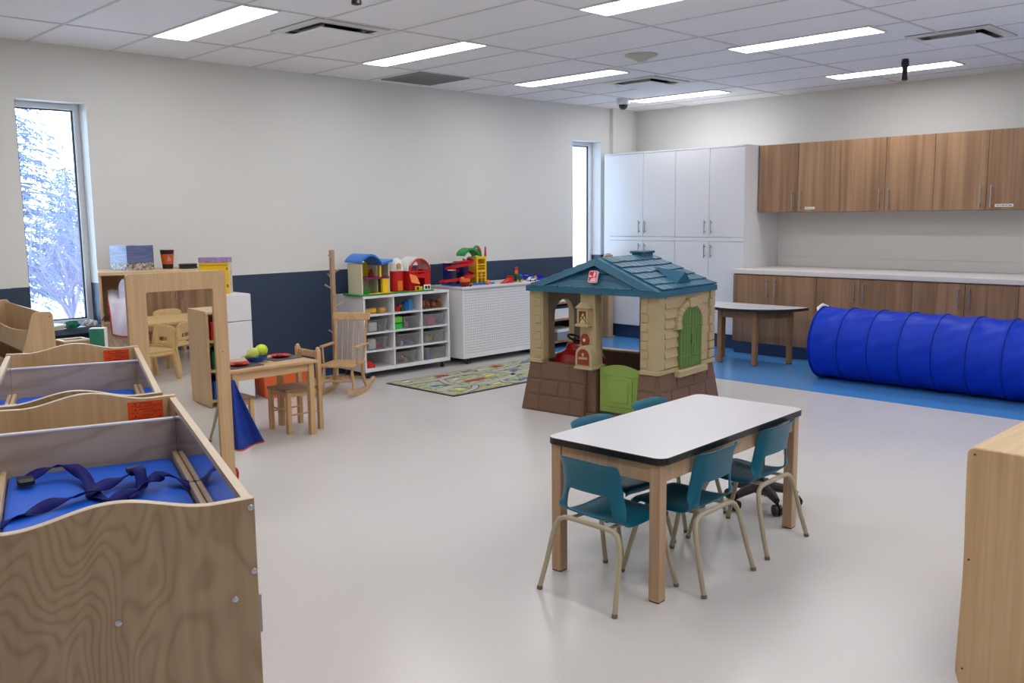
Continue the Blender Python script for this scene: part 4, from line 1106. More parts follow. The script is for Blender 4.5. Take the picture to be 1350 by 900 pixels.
# ------------------------------------------------------------------ white toy fridge, game box, broom
t = thing('toy_fridge', 'white wooden toy fridge with two doors beside the plywood cupboard', 'toy fridge', (3.19, 6.55, 0))
b = MB(); b.box(.002, .02, .02, .36, .42, .85); b.box(.01, .03, 0, .35, .41, .02); ob('body', b, M['white'], t, bevel=.003)
for z0, z1 in ((.03, .636), (.642, .848)):
    b = MB(); b.box(.002, 0, z0, .358, .019, z1); d = ob('door', b, M['white'], t, bevel=.003)
    b = MB(); zz = z1 - .10 if z0 < .1 else z0 + .06; b.tube([(.05, -.02, zz - .04), (.05, -.02, zz + .04)], .006, 8); b.tube([(.05, -.02, zz - .03), (.05, 0, zz - .03)], .005, 8); b.tube([(.05, -.02, zz + .03), (.05, 0, zz + .03)], .005, 8); ob('handle', b, M['steel'], d)
t = thing('game_box', 'yellow and white number game box standing on the white toy fridge', 'game box', (3.425, 6.645, .8505), radians(-42))
b = MB(); b.box(-.23, 0, 0, 0, .095, .245); edge_by_normal(b, 1, lambda q: q.x > .5); ob('carton', b, [M['t_yellow'], M['t_cream']], t, bevel=.002)
b = MB(); b.box(-.232, -.002, .246, .002, .097, .285); 
ob('lid', b, pbr('purple_print', rgb(166, 140, 196), .4, var=.75, vscale=34), t, bevel=.002)
b = MB(); b.box(-.225, -.0012, .222, -.01, 0, .226); b.box(-.02, -.0012, .05, -.008, 0, .075); b.box(-.02, -.0012, .19, -.008, 0, .205); b.box(-.2, -.0012, .155, -.15, 0, .16); ob('print', b, M['t_brown'], t)
text_mesh('6', .05, M['t_brown'], t, (.001, .05, .165), (pi / 2, 0, pi / 2)); text_mesh('7', .05, M['t_orange'], t, (.001, .05, .075), (pi / 2, 0, pi / 2)); text_mesh('9', .035, M['t_plum'], t, (.003, .05, .265), (pi / 2, 0, pi / 2))
for k, (p, q) in enumerate((((3.575, 6.985, .60), (3.87, 6.86, 0.008)), ((3.575, 6.94, .50), (3.79, 6.83, .008)))):
    b = MB(); b.tube([p, q], .0125, 10); b.ball(p, .0145, 10, 7); b.ball(q, .008, 8, 6)
    tag(ob('broom_handle', b, pbr('stick_wood', rgb(150, 104, 70), .5)), ['longer brown stick leaning on the white toy fridge', 'shorter brown stick leaning on the white toy fridge'][k], 'stick', 'sticks leaning on the toy fridge')

# ------------------------------------------------------------------ small wooden table, chairs, toy food
t = thing('play_table', 'small pine table set with toy plates beside the mirror', 'table', (2.955, 5.405, 0))
b = MB(); b.box(-.315, -.228, .482, .315, .228, .50); ob('tabletop', b, M['pine_h'], t, bevel=.004)
b = MB()
for s in (-1, 1): b.box(-.253, s * .205, .43, .253, s * .190, .4815); b.box(s * .280, -.176, .43, s * .265, .176, .4815)
ob('apron', b, M['pine_h'], t)
for sx in (-1, 1):
    for sy in (-1, 1):
        b = MB(); x, y = sx * .272, sy * .195; b.box(x - .019, y - .019, 0, x + .019, y + .019, .4815); ob('leg', b, M['pine'], t, bevel=.002)
def small_chair(label, loc, rz):
    t = thing('toy_chair', label, 'chair', loc, rz, 'small pine chairs')
    b = MB(); b.box(-.13, -.125, .282, .128, .13, .298); ob('seat', b, M['brownwood'], t, bevel=.004)
    b = MB(); b.box(-.105, .10, .245, .105, .112, .2815); b.box(-.105, -.112, .245, .105, -.10, .2815); b.box(-.112, -.10, .245, -.10, .10, .2815); b.box(.10, -.10, .245, .112, .10, .2815); ob('apron', b, M['pine_h'], t)
    for sy in (-1, 1):
        b = MB(); b.box(.09, sy * .114 - .015, 0, .12, sy * .114 + .015, .2815); ob('leg', b, M['pine'], t, bevel=.002)
        b = MB(); x = -.128
        b.box(x - .015, sy * .128 - .016, 0, x + .015, sy * .128 + .016, .545); b.ball((x, sy * .128, .545), (.0155, .0165, .022), 12, 8); ob('leg', b, M['pine'], t, bevel=.002)
        b = MB(); b.tube([(-.12, sy * .116, .125), (.10, sy * .114, .125)], .006, 8); ob('stretcher', b, M['pine_h'], t)
    b = MB(); b.box(-.138, -.112, .49, -.122, .112, .535); ob('back_rail', b, M['pine_h'], t, bevel=.003)
    b = MB(); b.tube([(.105, -.10, .155), (.105, .10, .155)], .006, 8); ob('stretcher', b, M['pine_h'], t)
    return t
sc_ = small_chair('small pine chair pulled out beside the rocking chair, dark stained seat', (3.225, 5.435, 0), radians(180))
dup(sc_, (2.742, 5.43, 0), 0, 'small pine chair half hidden behind the mirror post and the blue cape')
def plate(x, y, label, mat='t_red'):
    t = thing('toy_plate', label, 'toy plate', (x, y, .506), 0, 'toy plates')
    b = MB(); b.lathe([(.03, 0), (.045, .002), (.065, .012), (.068, .015), (.062, .013), (.044, .006), (.001, .005)], 28, caps=False); b.lathe([(.03, 0), (.001, 0)], 28, caps=False); ob('dish', b, M[mat], t)
    b = MB(); b.ball((.0, 0, .012), (.03, .028, .010)); ob('toy_food', b, M['t_dkred'], t)
    return t
for x, y, lab in ((2.80, 5.33, 'dark place mat under the red plate next to the mirror'), (3.15, 5.42, 'dark place mat under the red plate next to the chair back')):
    b = MB(); b.prism(rrect(.115, .085, .01), 'z', 0, .004); tag(ob('place_mat', b, pbr('mat_dark', rgb(84, 80, 84), .6), loc=(x, y, .5005), rz=.05), lab, 'place mat', 'place mats')
plate(2.78, 5.33, 'red toy plate on the small table nearer the mirror')
plate(3.15, 5.45, 'red toy plate on the small table nearer the chair back')
t = thing('toy_bowl', 'blue toy bowl holding toy fruit on the small pine table', 'toy bowl', (2.955, 5.42, .5005))
b = MB(); b.lathe([(.04, 0), (.06, .012), (.075, .034), (.078, .036), (.072, .034), (.056, .014), (.001, .008)], 28, caps=False); b.lathe([(.04, 0), (.001, 0)], 28, caps=False); ob('dish', b, M['t_blue'], t)
b = MB(); b.ball((0, 0, 0), (.042, .042, .040), 18, 12); tag(ob('toy_fruit', b, M['t_lime'] if False else pbr('lime_fruit', rgb(206, 226, 40), .4), loc=(3.0, 5.43, .570)), 'round lime-yellow toy fruit in the blue bowl', 'toy fruit')
b = MB(); b.lathe([(.004, -.09), (.008, -.05), (.03, -.03), (.038, 0), (.03, .025), (.004, .034)], 18, M=Matrix.Rotation(radians(80), 4, 'Y')); tag(ob('toy_pear', b, pbr('pear_green', rgb(190, 206, 100), .4), loc=(2.922, 5.395, .562)), 'pale green toy pear leaning over the rim of the blue bowl', 'toy fruit')
b = MB(); b.ball((0, 0, 0), (.018, .018, .016)); tag(ob('toy_plum', b, M['t_brown'], loc=(2.945, 5.455, .534)), 'dark toy plum lying in the blue bowl', 'toy fruit')

# orange storage box behind the small table
t = thing('storage_box', 'orange plastic storage box on the floor behind the small pine table', 'box', (3.60, 6.50, 0), radians(-12))
om = pbr('orange_plastic', rgb(232, 104, 44), .45)
b = MB(); x1, y1, h = .36, .30, .205
b.hexa([(.02, .02, 0), (x1 - .02, .02, 0), (x1 - .02, y1 - .02, 0), (.02, y1 - .02, 0), (0, 0, h), (x1, 0, h), (x1, y1, h), (0, y1, h)]); ob('box_body', b, om, t, bevel=.008)
b = MB(); b.box(-.01, -.01, h, x1 + .01, y1 + .01, h + .018); ob('lid', b, M['t_red'] if False else om, t, bevel=.006)

# ------------------------------------------------------------------ coat tree
t = thing('coat_tree', 'wooden coat tree with pegs standing against the navy band', 'coat stand', (4.475, 6.80, 0))
b = MB(); b.box(-.018, -.018, .03, .018, .018, 1.155); ob('post', b, M['maple'], t, bevel=.004)
b = MB(); b.box(-.13, -.02, 0, .13, .02, .03); b.box(-.02, -.13, .0, .02, -.02, .03); b.box(-.02, .02, 0, .02, .13, .03); ob('base', b, M['pine_h'], t, bevel=.004)
for z, a, L in ((1.10, 3.6, .03), (.97, -.6, .04), (.83, 3.4, .075), (.745, 4.2, .05), (.665, .1, .085), (.44, 3.4, .05), (.92, 1.5, .06)):
    b = MB(); b.tube([(.015 * cos(a), .015 * sin(a), z - .01), ((.018 + L) * cos(a), (.018 + L) * sin(a), z + L * .35)], .006, 8); b.ball(((.018 + L) * cos(a), (.018 + L) * sin(a), z + L * .35), .008, 8, 6); ob('peg', b, M['pine_h'], t)

# ------------------------------------------------------------------ rocking chair
t = thing('rocking_chair', 'small pine rocking chair with a slatted back beside the white cubby shelf', 'rocking chair', (4.20, 6.27, 0), radians(213))
# local +x is the front of the chair
b = MB(); b.prism([(-.145, -.14), (.15, -.155), (.165, -.10), (.165, .10), (.15, .155), (-.145, .14)], 'z', .235, .255); ob('seat', b, M['pine_h'], t, bevel=.006)
for s in (-1, 1):
    b = MB(); pts = []
    for k in range(21):
        a = radians(-92 + 45 * (k / 20 - .5) * 1.0)
        R = .80; pts.append((R * sin(radians(44 * (k / 20 - .5))), R - R * cos(radians(44 * (k / 20 - .5)))))
    lo = [(x - .0, z) for x, z in pts]; up = [(x, z + .034) for x, z in pts][::-1]
    for i in range(20):
        (xa, za), (xb, zb) = pts[i], pts[i + 1]
        y0, y1 = s * .145 - .012, s * .145 + .012
        b.hexa([(xa, y0, za), (xb, y0, zb), (xb, y1, zb), (xa, y1, za), (xa, y0, za + .036), (xb, y0, zb + .036), (xb, y1, zb + .036), (xa, y1, za + .036)])
    ob('rocker', b, M['pine_h'], t)
    for x, xt in ((.13, .115), (-.12, -.105)):
        b = MB(); b.tube([(x, s * .145, .04), (xt, s * .125, .14), (xt, s * .12, .24)], [.011, .015, .011], 10); ob('leg', b, M['pine'], t)
    b = MB(); b.tube([(-.125, s * .125, .25), (-.20, s * .135, .60)], [.012, .010], 10); ob('back_post', b, M['pine'], t)
    b = MB(); b.box(-.165, s * .150 - .016, .385, .09, s * .150 + .016, .402); ar = ob('arm', b, M['pine_h'], t, bevel=.004)
    b = MB(); b.tube([(.06, s * .145, .25), (.065, s * .15, .386)], .008, 8); ob('arm_post', b, M['pine'], ar)
b = MB()
for y in (-.075, -.025, .025, .075): b.tube([(-.125, y * .9, .25), (-.195, y, .59)], .0055, 8)
ob('spindles', b, M['pine'], t)
b = MB(); b.hexa([(-.205, -.165, .585), (-.185, -.165, .585), (-.185, .165, .585), (-.205, .165, .585), (-.220, -.165, .645), (-.200, -.165, .645), (-.200, .165, .645), (-.220, .165, .645)]); ob('top_rail', b, M['pine_h'], t, bevel=.006)
b = MB(); b.tube([(.12, -.13, .12), (.12, .13, .12)], .007, 8); b.tube([(-.11, -.13, .12), (-.11, .13, .12)], .007, 8); ob('stretcher', b, M['pine_h'], t)
# ------------------------------------------------------------------ road rug
t = thing('road_rug', 'play rug printed with roads and houses in front of the white shelves', 'rug', (4.70, 5.47, 0), radians(1))
RW, RH = 1.95, .88
b = MB(); b.box(0, 0, .001, RW, RH, .007); ob('binding', b, M['black'], t, bevel=.003)
rug, nt, bs = base_mat('rug_print'); tc = N(nt, 'ShaderNodeTexCoord')
n1 = N(nt, 'ShaderNodeTexNoise'); n1.inputs['Scale'].default_value = 9; n1.inputs['Detail'].default_value = 5; n1.inputs['Roughness'].default_value = .75; nt.links.new(tc.outputs['Object'], n1.inputs['Vector'])
cr = N(nt, 'ShaderNodeValToRGB'); nt.links.new(n1.outputs['Fac'], cr.inputs[0]); cr.color_ramp.interpolation = 'CONSTANT'
els = cr.color_ramp.elements; els[0].position = 0; els[0].color = rgb(70, 92, 84); els[1].position = .40; els[1].color = rgb(140, 152, 100)
for p_, c_ in ((.47, (178, 182, 142)), (.52, (172, 176, 166)), (.56, (142, 152, 106)), (.61, (120, 74, 62)), (.64, (190, 186, 176)), (.70, (84, 92, 110))):
    e_ = els.new(p_); e_.color = rgb(*c_)
nt.links.new(cr.outputs[0], bs.inputs['Base Color']); bs.inputs['Roughness'].default_value = .9
b = MB(); b.box(.02, .02, .0065, RW - .02, RH - .02, .0085); ob('pile', b, rug, t)
def flat_path(pts, w, z):
    b = MB(); P = [Vector((x, y)) for x, y in pts]; Q = []
    for i in range(len(P) - 1):
        p0, p1, p2, p3 = P[max(i - 1, 0)], P[i], P[i + 1], P[min(i + 2, len(P) - 1)]
        for k in range(8):
            u = k / 8; Q.append(.5 * ((2 * p1) + (p2 - p0) * u + (2 * p0 - 5 * p1 + 4 * p2 - p3) * u * u + (3 * p1 - p0 - 3 * p2 + p3) * u ** 3))
    Q.append(P[-1]); rows = []
    for i, q in enumerate(Q):
        d = (Q[min(i + 1, len(Q) - 1)] - Q[max(i - 1, 0)]).normalized(); s = Vector((-d.y, d.x)) * w / 2
        rows.append([b.bm.verts.new((q.x + e * s.x, q.y + e * s.y, z + h)) for e, h in ((-1, 0), (1, 0), (1, .0008), (-1, .0008))])
    for i in range(len(rows) - 1):
        for k in range(4): b._face([rows[i][k], rows[i][(k + 1) % 4], rows[i + 1][(k + 1) % 4], rows[i + 1][k]])
    return b
roads = [[(.03, .70), (.35, .66), (.7, .70), (1.1, .62), (1.5, .66), (1.92, .60)], [(.05, .25), (.3, .32), (.55, .22), (.9, .28), (1.2, .40), (1.6, .35), (1.9, .40)], [(.42, .64), (.34, .45), (.38, .30)], [(1.0, .63), (1.08, .48), (1.02, .32)], [(.16, .05), (.34, .12), (.46, .25)], [(1.4, .65), (1.5, .5), (1.45, .36)], [(.75, .23), (.72, .12), (.80, .04)]]
gr = pbr('rug_road', rgb(176, 178, 176), .9, var=.1, vscale=30); mr = pbr('rug_maroon', rgb(122, 60, 52), .9, var=.1)
for i, r_ in enumerate(roads):
    ob('road_edge', flat_path(r_, .088 if i < 2 else .07, .0086), mr if i % 2 == 0 else rug, t); ob('road', flat_path(r_, .066 if i < 2 else .05, .0094), gr, t)
rnd = random.Random(12)
shapes = [('red_house', (170, 48, 44), [(.55, .78, .14, .06), (1.25, .78, .12, .07), (.62, .40, .26, .06), (1.7, .50, .13, .07), (1.35, .14, .14, .07)]), ('blue_pond', (84, 120, 176), [(1.7, .78, .2, .06), (.2, .45, .12, .05), (1.22, .52, .12, .05), (.95, .12, .16, .05)]),
          ('yellow_lot', (214, 202, 110), [(.22, .17, .09, .05), (.62, .13, .10, .05), (.85, .47, .12, .05), (1.55, .24, .10, .04)]), ('purple_lot', (110, 84, 124), [(1.12, .18, .12, .05), (.85, .80, .08, .04)]), ('pale_lot', (216, 214, 204), [(.16, .79, .10, .04), (1.0, .74, .09, .04), (.52, .55, .10, .04), (1.55, .10, .09, .05), (1.78, .2, .1, .06)])]
for nm, c, L in shapes:
    m_ = pbr('rug_' + nm, rgb(*c), .9, var=.25, vscale=40)
    b = MB()
    for x, y, w, h in L:
        k = rnd.uniform(-.02, .02)
        b.hexa([(x - w / 2, y - h / 2, .0086), (x + w / 2, y - h / 2 + k, .0086), (x + w / 2 - .02, y + h / 2 + k, .0086), (x - w / 2 + .01, y + h / 2, .0086), (x - w / 2, y - h / 2, .0105), (x + w / 2, y - h / 2 + k, .0105), (x + w / 2 - .02, y + h / 2 + k, .0105), (x - w / 2 + .01, y + h / 2, .0105)])
        for q in range(3):
            xx = x - w / 2 + .02 + q * w / 3.5; b.box(xx, y - h / 2 - .012, .0086, xx + .012, y - h / 2 - .004, .0103)
    ob('rug_print', b, m_, t)

# ------------------------------------------------------------------ white cubby shelf on casters
def caster(parent, x, y, r=.024):
    b = MB(); b.tube([(x - .009, y, r), (x + .009, y, r)], r, 16); w = None
    c = ob('caster', b, M['rubber'], parent)
    b = MB(); b.box(x - .014, y - .010, r + .006, x - .011, y + .012, .056); b.box(x + .011, y - .010, r + .006, x + .014, y + .012, .056); b.box(x - .02, y - .018, .054, x + .02, y + .018, .059); b.tube([(x - .016, y, r), (x + .016, y, r)], .005, 8)
    ob('fork', b, M['steel'], c)
CX0, CX1, CY0, CY1, CZ0, CZ1 = 4.675, 5.665, 6.635, 7.07, .062, .742
t = thing('cubby_shelf', 'white twelve-cubby shelf on casters holding small toys', 'shelf', (0, 0, 0))
b = MB()
th = .018
b.box(CX0, CY0, CZ0, CX0 + th, CY1, CZ1 - .022); b.box(CX1 - th, CY0, CZ0, CX1, CY1, CZ1 - .022); b.box(CX0 + th, CY0, CZ0, CX1 - th, CY1, CZ0 + .03)
ob('carcass', b, M['white'], t, bevel=.001, seg=1)
b = MB(); b.box(CX0 - .003, CY0 - .003, CZ1 - .022, CX1 + .003, CY1, CZ1); ob('top', b, M['white'], t, bevel=.002)
b = MB(); b.box(CX0 + th, CY1 - .012, CZ0 + .03, CX1 - th, CY1, CZ1 - .022); ob('back_panel', b, M['white'], t)
iw = (CX1 - CX0 - 2 * th - 2 * .016) / 3; ih = (CZ1 - .022 - CZ0 - .03 - 3 * .014) / 4
colx = [CX0 + th + k * (iw + .016) for k in range(3)]; rowz = [CZ0 + .03 + k * (ih + .014) for k in range(4)]
for k in (1, 2):
    b = MB(); b.box(colx[k] - .016, CY0 + .004, CZ0 + .03, colx[k], CY1 - .012, CZ1 - .022); ob('divider', b, M['white'], t)
for k in (1, 2, 3):
    for c in range(3):
        b = MB(); b.box(colx[c], CY0 + .006, rowz[k] - .014, colx[c] + iw, CY1 - .012, rowz[k]); ob('shelf_board', b, M['white'], t)
for x in (CX0 + .06, CX1 - .06):
    for y in (CY0 + .05, CY1 - .06): caster(t, x, y)

# toys of the cubbies
rown = {3: 'top', 2: 'second', 1: 'third', 0: 'bottom'}; coln = ['by the coat tree', 'in the middle', 'by the pegboard']
def where(c, r): return 'in the %s cubby row %s' % (rown[r], coln[c])
def clear_bin(c, r, w=.215, d=.30, h=.105, dx=.04):
    x, z = colx[c] + iw - w - .02 - dx, rowz[r] + .003
    b = MB(); y0 = CY0 + .02; y1 = y0 + d; q = .004; f = .012
    def ring(z_, e): return [(x + f - e, y0 + f - e, z_), (x + w - f + e, y0 + f - e, z_), (x + w - f + e, y1 - f + e, z_), (x + f - e, y1 - f + e, z_)]
    lo, up = ring(z, 0), ring(z + h, f)
    b._face([b.bm.verts.new(p) for p in lo]); 
    vs = [b.bm.verts.new(p) for p in lo]; vt = [b.bm.verts.new(p) for p in up]
    for k in range(4): b._face([vs[k], vs[(k + 1) % 4], vt[(k + 1) % 4], vt[k]])
    o = ob('toy_bin', b, M['bin'], solid=.003)
    rb = MB(); e0, e1 = ring(z + h, f), ring(z + h, f + .008)
    A = [rb.bm.verts.new(p) for p in e0]; B = [rb.bm.verts.new(p) for p in e1]; C_ = [rb.bm.verts.new((p[0], p[1], p[2] + .004)) for p in e1]; D_ = [rb.bm.verts.new((p[0], p[1], p[2] + .004)) for p in e0]
    for P_, Q_ in ((A, B), (B, C_), (C_, D_), (D_, A)):
        for k in range(4): rb._face([P_[k], P_[(k + 1) % 4], Q_[(k + 1) % 4], Q_[k]])
    ob('rim', rb, M['bin'], o)
    tag(o, 'clear plastic toy bin ' + where(c, r), 'bin', 'clear bins in the cubby shelf')
    return x, y0, z + .004
def toy_block(nm, mt, loc, s, rz, label, grp):
    b = MB(); b.box(-s[0] / 2, -s[1] / 2, 0, s[0] / 2, s[1] / 2, s[2])
    for k in (-1, 1): b.lathe([(s[1] * .22, s[2]), (s[1] * .22, s[2] + .006)], 12, (k * s[0] * .22, 0, 0))
    return tag(ob(nm, b, mt, loc=loc, rz=rz, bevel=.003), label, 'toy block', grp)
def toy_animal(mt, loc, s, rz, label, grp):
    b = MB(); b.ball((0, 0, .034 * s), (.042 * s, .020 * s, .020 * s), 12, 8); b.ball((.046 * s, 0, .054 * s), (.018 * s, .013 * s, .014 * s), 10, 7)
    b.tube([(.028 * s, 0, .042 * s), (.044 * s, 0, .055 * s)], [.014 * s, .011 * s], 8)
    for x in (-.026, .026):
        for y in (-.011, .011): b.tube([(x * s, y * s, 0), (x * s, y * s, .032 * s)], .006 * s, 6)
    b.tube([(-.040 * s, 0, .038 * s), (-.062 * s, 0, .022 * s)], [.005 * s, .002 * s], 6)
    return tag(ob('toy_animal', b, mt, loc=loc, rz=rz), label, 'toy animal', grp)
def toy_car(mt, loc, s, rz, label, grp, cat='toy car', name='toy_car'):
    t = thing(name, label, cat, loc, rz, grp)
    b = MB(); b.prism([(-.05 * s, .010 * s), (.05 * s, .010 * s), (.052 * s, .024 * s), (.028 * s, .030 * s), (.016 * s, .046 * s), (-.026 * s, .046 * s), (-.036 * s, .030 * s), (-.052 * s, .028 * s)], 'y', -.022 * s, .022 * s)
    ob('body', b, mt, t, bevel=.003 * s)
    b = MB(); b.prism([(-.031 * s, .031 * s), (.024 * s, .031 * s), (.014 * s, .043 * s), (-.024 * s, .043 * s)], 'y', -.0226 * s, .0226 * s); ob('windows', b, M['black'], t)
    for x in (-.030, .032):
        for y in (-1, 1):
            b = MB(); b.tube([(x * s, y * .016 * s, .011 * s), (x * s, y * .0245 * s, .011 * s)], .011 * s, 12); ob('wheel', b, M['rubber'], t)
    return t
rnd = random.Random(21)
g = 'toys in the cubby shelf'
def cz(r): return rowz[r] + .0005
Y0 = CY0 + .07
# top row
for k, (dx, dy, a) in enumerate(((.055, .0, .1), (.142, .03, -.1), (.23, .0, .1))):
    b = MB(); b.tube([(-.035, 0, .026), (.035, 0, .026)], .026, 16); b.tube([(-.038, 0, .026), (-.034, 0, .026)], .020, 16); b.tube([(.034, 0, .026), (.038, 0, .026)], .020, 16)
    tag(ob('toy_drum', b, M['t_tan'] if k != 1 else M['t_yellow'], loc=(colx[0] + dx, Y0 + dy, cz(3)), rz=a), '%s toy drum %s in the top cubby row' % (['tan', 'yellow', 'tan'][k], ['farthest from the divider', 'between two tan ones', 'next to the first divider'][k]), 'toy', 'tan toy drums')
toy_animal(M['t_red'], (colx[1] + .075, Y0, cz(3)), .9, -1.4, 'red toy figure ' + where(1, 3), g)
for k in range(3):
    toy_block('toy_block', M[('t_dkgreen', 't_blue', 't_turq')[k]], (colx[1] + .135 + .056 * k, Y0 + .02 * k, cz(3)), (.05, .05, .06 + .02 * k), .05 * k, ('dark green', 'blue', 'turquoise')[k] + ' toy block ' + where(1, 3), g)
for k in range(4):
    toy_animal(M['t_brown'], (colx[2] + .05 + .066 * k, Y0 + .02 * (k % 2), cz(3)), 1.25 + .15 * (k % 2), 1.1 + .1 * (k % 2) - (3.14 if k in (0, 3) else 0), 'brown toy animal %s ' % ['nearest the divider', 'second from the divider', 'third from the divider', 'nearest the shelf end'][k] + 'in the top row of the cubby shelf', 'brown toy animals')
# second row
x, y, z = clear_bin(0, 2); toy_block('card_box', M['t_white'], (x + .08, y + .06, z), (.10, .05, .075), .15, 'white picture box in the clear bin of the second row by the coat tree', g); toy_animal(M['t_tan'], (x + .165, y + .05, z), .8, 1.2, 'tan toy animal beside the white box in the second row bin', g)
x, y, z = clear_bin(1, 2, w=.165, dx=.0)
for k in range(2): toy_block('toy_block', M['t_lime'] if k else pbr('bright_green', rgb(50, 190, 80), .4), (colx[1] + .062, Y0, cz(2) + k * .062), (.095, .075, .052), .05 * k, ['lower', 'upper'][k] + ' bright green toy block of the pair in the middle of the cubby shelf', g)
toy_block('toy_block', M['t_grey'], (x + .09, y + .12, z), (.06, .05, .04), .3, 'grey toy block in the clear bin behind the bright green blocks', g)
x, y, z = clear_bin(2, 2, dx=.02)
b = MB(); b.prism([(-.05, 0), (.02, -.0), (.055, .05), (.01, .085), (-.055, .06)], 'y', -.025, .025); tag(ob('toy_piece', b, M['t_pink'], loc=(x + .10, y + .06, z), bevel=.008), 'pink red plastic toy piece in the second row bin at the pegboard side', 'toy', g)
toy_animal(M['t_blue'], (x + .178, y + .055, z), .7, 1.5, 'blue toy figure beside the pink toy piece', g); toy_animal(M['t_cream'], (x + .03, y + .06, z), .6, 1.5, 'cream toy figure on the other side of the pink toy piece', g)
# third row
x, y, z = clear_bin(0, 1); toy_block('card_box', M['t_white'], (x + .07, y + .06, z), (.085, .05, .085), .1, 'white picture box in the clear bin of the third row by the coat tree', g); toy_animal(M['t_red'], (x + .15, y + .05, z), .9, 1.0, 'red toy figure beside the white box in the third row bin', g)
x, y, z = clear_bin(1, 1, dx=.0)
for k in range(3): toy_animal(M[('t_white', 't_blue', 't_white')[k]], (x + .05 + .05 * k, y + .06, z), .7, 1.4 + .1 * k, ['white toy figure nearest the divider', 'blue toy figure between two white ones', 'white toy figure farther from the divider'][k] + ' in the third row middle bin', g)
x, y, z = clear_bin(2, 1, dx=.02)
for k in range(4): toy_animal(M[('t_white', 't_yellow', 't_brown', 't_cream')[k]], (x + .04 + .046 * k, y + .07, z), .9, 1.5 + 3.14 * (k % 2), ('white', 'yellow', 'brown', 'cream')[k] + ' toy farm animal in the third row bin at the pegboard side', g)
# bottom row
b = MB(); b.prism([(-.05, 0), (.05, 0), (.05, .03), (.02, .035), (.01, .065), (-.03, .06), (-.05, .03)], 'y', -.03, .03); tag(ob('toy_piece', b, M['t_red'], loc=(colx[0] + .075, Y0, cz(0)), rz=-.4, bevel=.004), 'red stepped toy block alone in the bottom row by the coat tree', 'toy', g)
x, y, z = clear_bin(1, 0, dx=.04)
for k in range(6): toy_animal(M[('t_brown', 't_pink', 't_cream', 't_brown', 't_tan', 't_dkred')[k]], (x + .035 + .045 * (k % 4) + .02 * (k // 4), y + .06 + .11 * (k // 4), z), .8, 1.5 + .1 * k, ['brown toy figure nearest the first divider', 'pink toy figure', 'cream toy figure', 'brown toy figure in the middle of the pile', 'tan toy figure', 'dark red toy figure'][k] + ' in the bottom row middle bin', g)
x, y, z = clear_bin(2, 0, dx=.0)
for k in range(5):
    toy_block('toy_block', M[('t_blue', 't_turq', 't_yellow', 't_orange', 't_lime')[k]], (x + .036 + .037 * k, y + .04 + .01 * k, z), (.033, .033, .034 + .008 * (k % 3)), 0, ('blue', 'turquoise', 'yellow', 'orange', 'lime green')[k] + ' toy block in the red-lidded bin of the bottom row', g)
b = MB(); b.box(-.105, -.006, 0, .105, .006, .11); tag(ob('toy_tray', b, M['t_red'], loc=(x + .107, y + .32, z), bevel=.003), 'red board standing behind the coloured blocks in the bottom row', 'tray', g)

# ------------------------------------------------------------------ white pegboard cabinet
PX0, PX1, PY0, PY1 = 5.79, 7.02, 6.585, 7.06
t = thing('pegboard_cabinet', 'white rolling cabinet with a pegboard front beside the cubby shelf', 'cabinet', (0, 0, 0))
b = MB(); b.box(PX0, PY0 + .012, .062, PX1, PY1, .738); b.box(PX0 + .001, PY0, .062, PX0 + .022, PY0 + .012, .738); b.box(PX1 - .022, PY0, .062, PX1, PY0 + .012, .738); b.box(PX0 + .022, PY0, .062, PX1 - .022, PY0 + .012, .10)
ob('carcass', b, M['white'], t, bevel=.001, seg=1)
b = MB(); b.box(PX0 - .01, PY0 - .012, .738, PX1 + .01, PY1, .760); ob('top', b, M['white'], t, bevel=.003)
pm, nt, bs = base_mat('pegboard'); tc = N(nt, 'ShaderNodeTexCoord'); sp_ = N(nt, 'ShaderNodeSeparateXYZ'); nt.links.new(tc.outputs['Object'], sp_.inputs[0])
outs = []
for ax in (0, 2):
    m1 = N(nt, 'ShaderNodeMath', operation='MULTIPLY'); m1.inputs[1].default_value = 1 / .0254; nt.links.new(sp_.outputs[ax], m1.inputs[0])
    m2 = N(nt, 'ShaderNodeMath', operation='FRACT'); nt.links.new(m1.outputs[0], m2.inputs[0])
    m3 = N(nt, 'ShaderNodeMath', operation='SUBTRACT'); m3.inputs[1].default_value = .5; nt.links.new(m2.outputs[0], m3.inputs[0])
    m4 = N(nt, 'ShaderNodeMath', operation='POWER'); m4.inputs[1].default_value = 2; nt.links.new(m3.outputs[0], m4.inputs[0]); outs.append(m4)
ad = N(nt, 'ShaderNodeMath', operation='ADD'); nt.links.new(outs[0].outputs[0], ad.inputs[0]); nt.links.new(outs[1].outputs[0], ad.inputs[1])
lt_ = N(nt, 'ShaderNodeMath', operation='LESS_THAN'); lt_.inputs[1].default_value = .03; nt.links.new(ad.outputs[0], lt_.inputs[0])
mx = N(nt, 'ShaderNodeMix', data_type='RGBA'); mx.inputs[6].default_value = rgb(232, 232, 236); mx.inputs[7].default_value = rgb(120, 118, 122); nt.links.new(lt_.outputs[0], mx.inputs[0]); nt.links.new(mx.outputs[2], bs.inputs['Base Color']); bs.inputs['Roughness'].default_value = .45
b = MB(); b.box(PX0 + .022, PY0 + .004, .10, PX1 - .022, PY0 + .012, .722); ob('pegboard', b, pm, t)
for x in (PX0 + .09, PX1 - .07):
    for y in (PY0 + .05, PY1 - .06): caster(t, x, y)

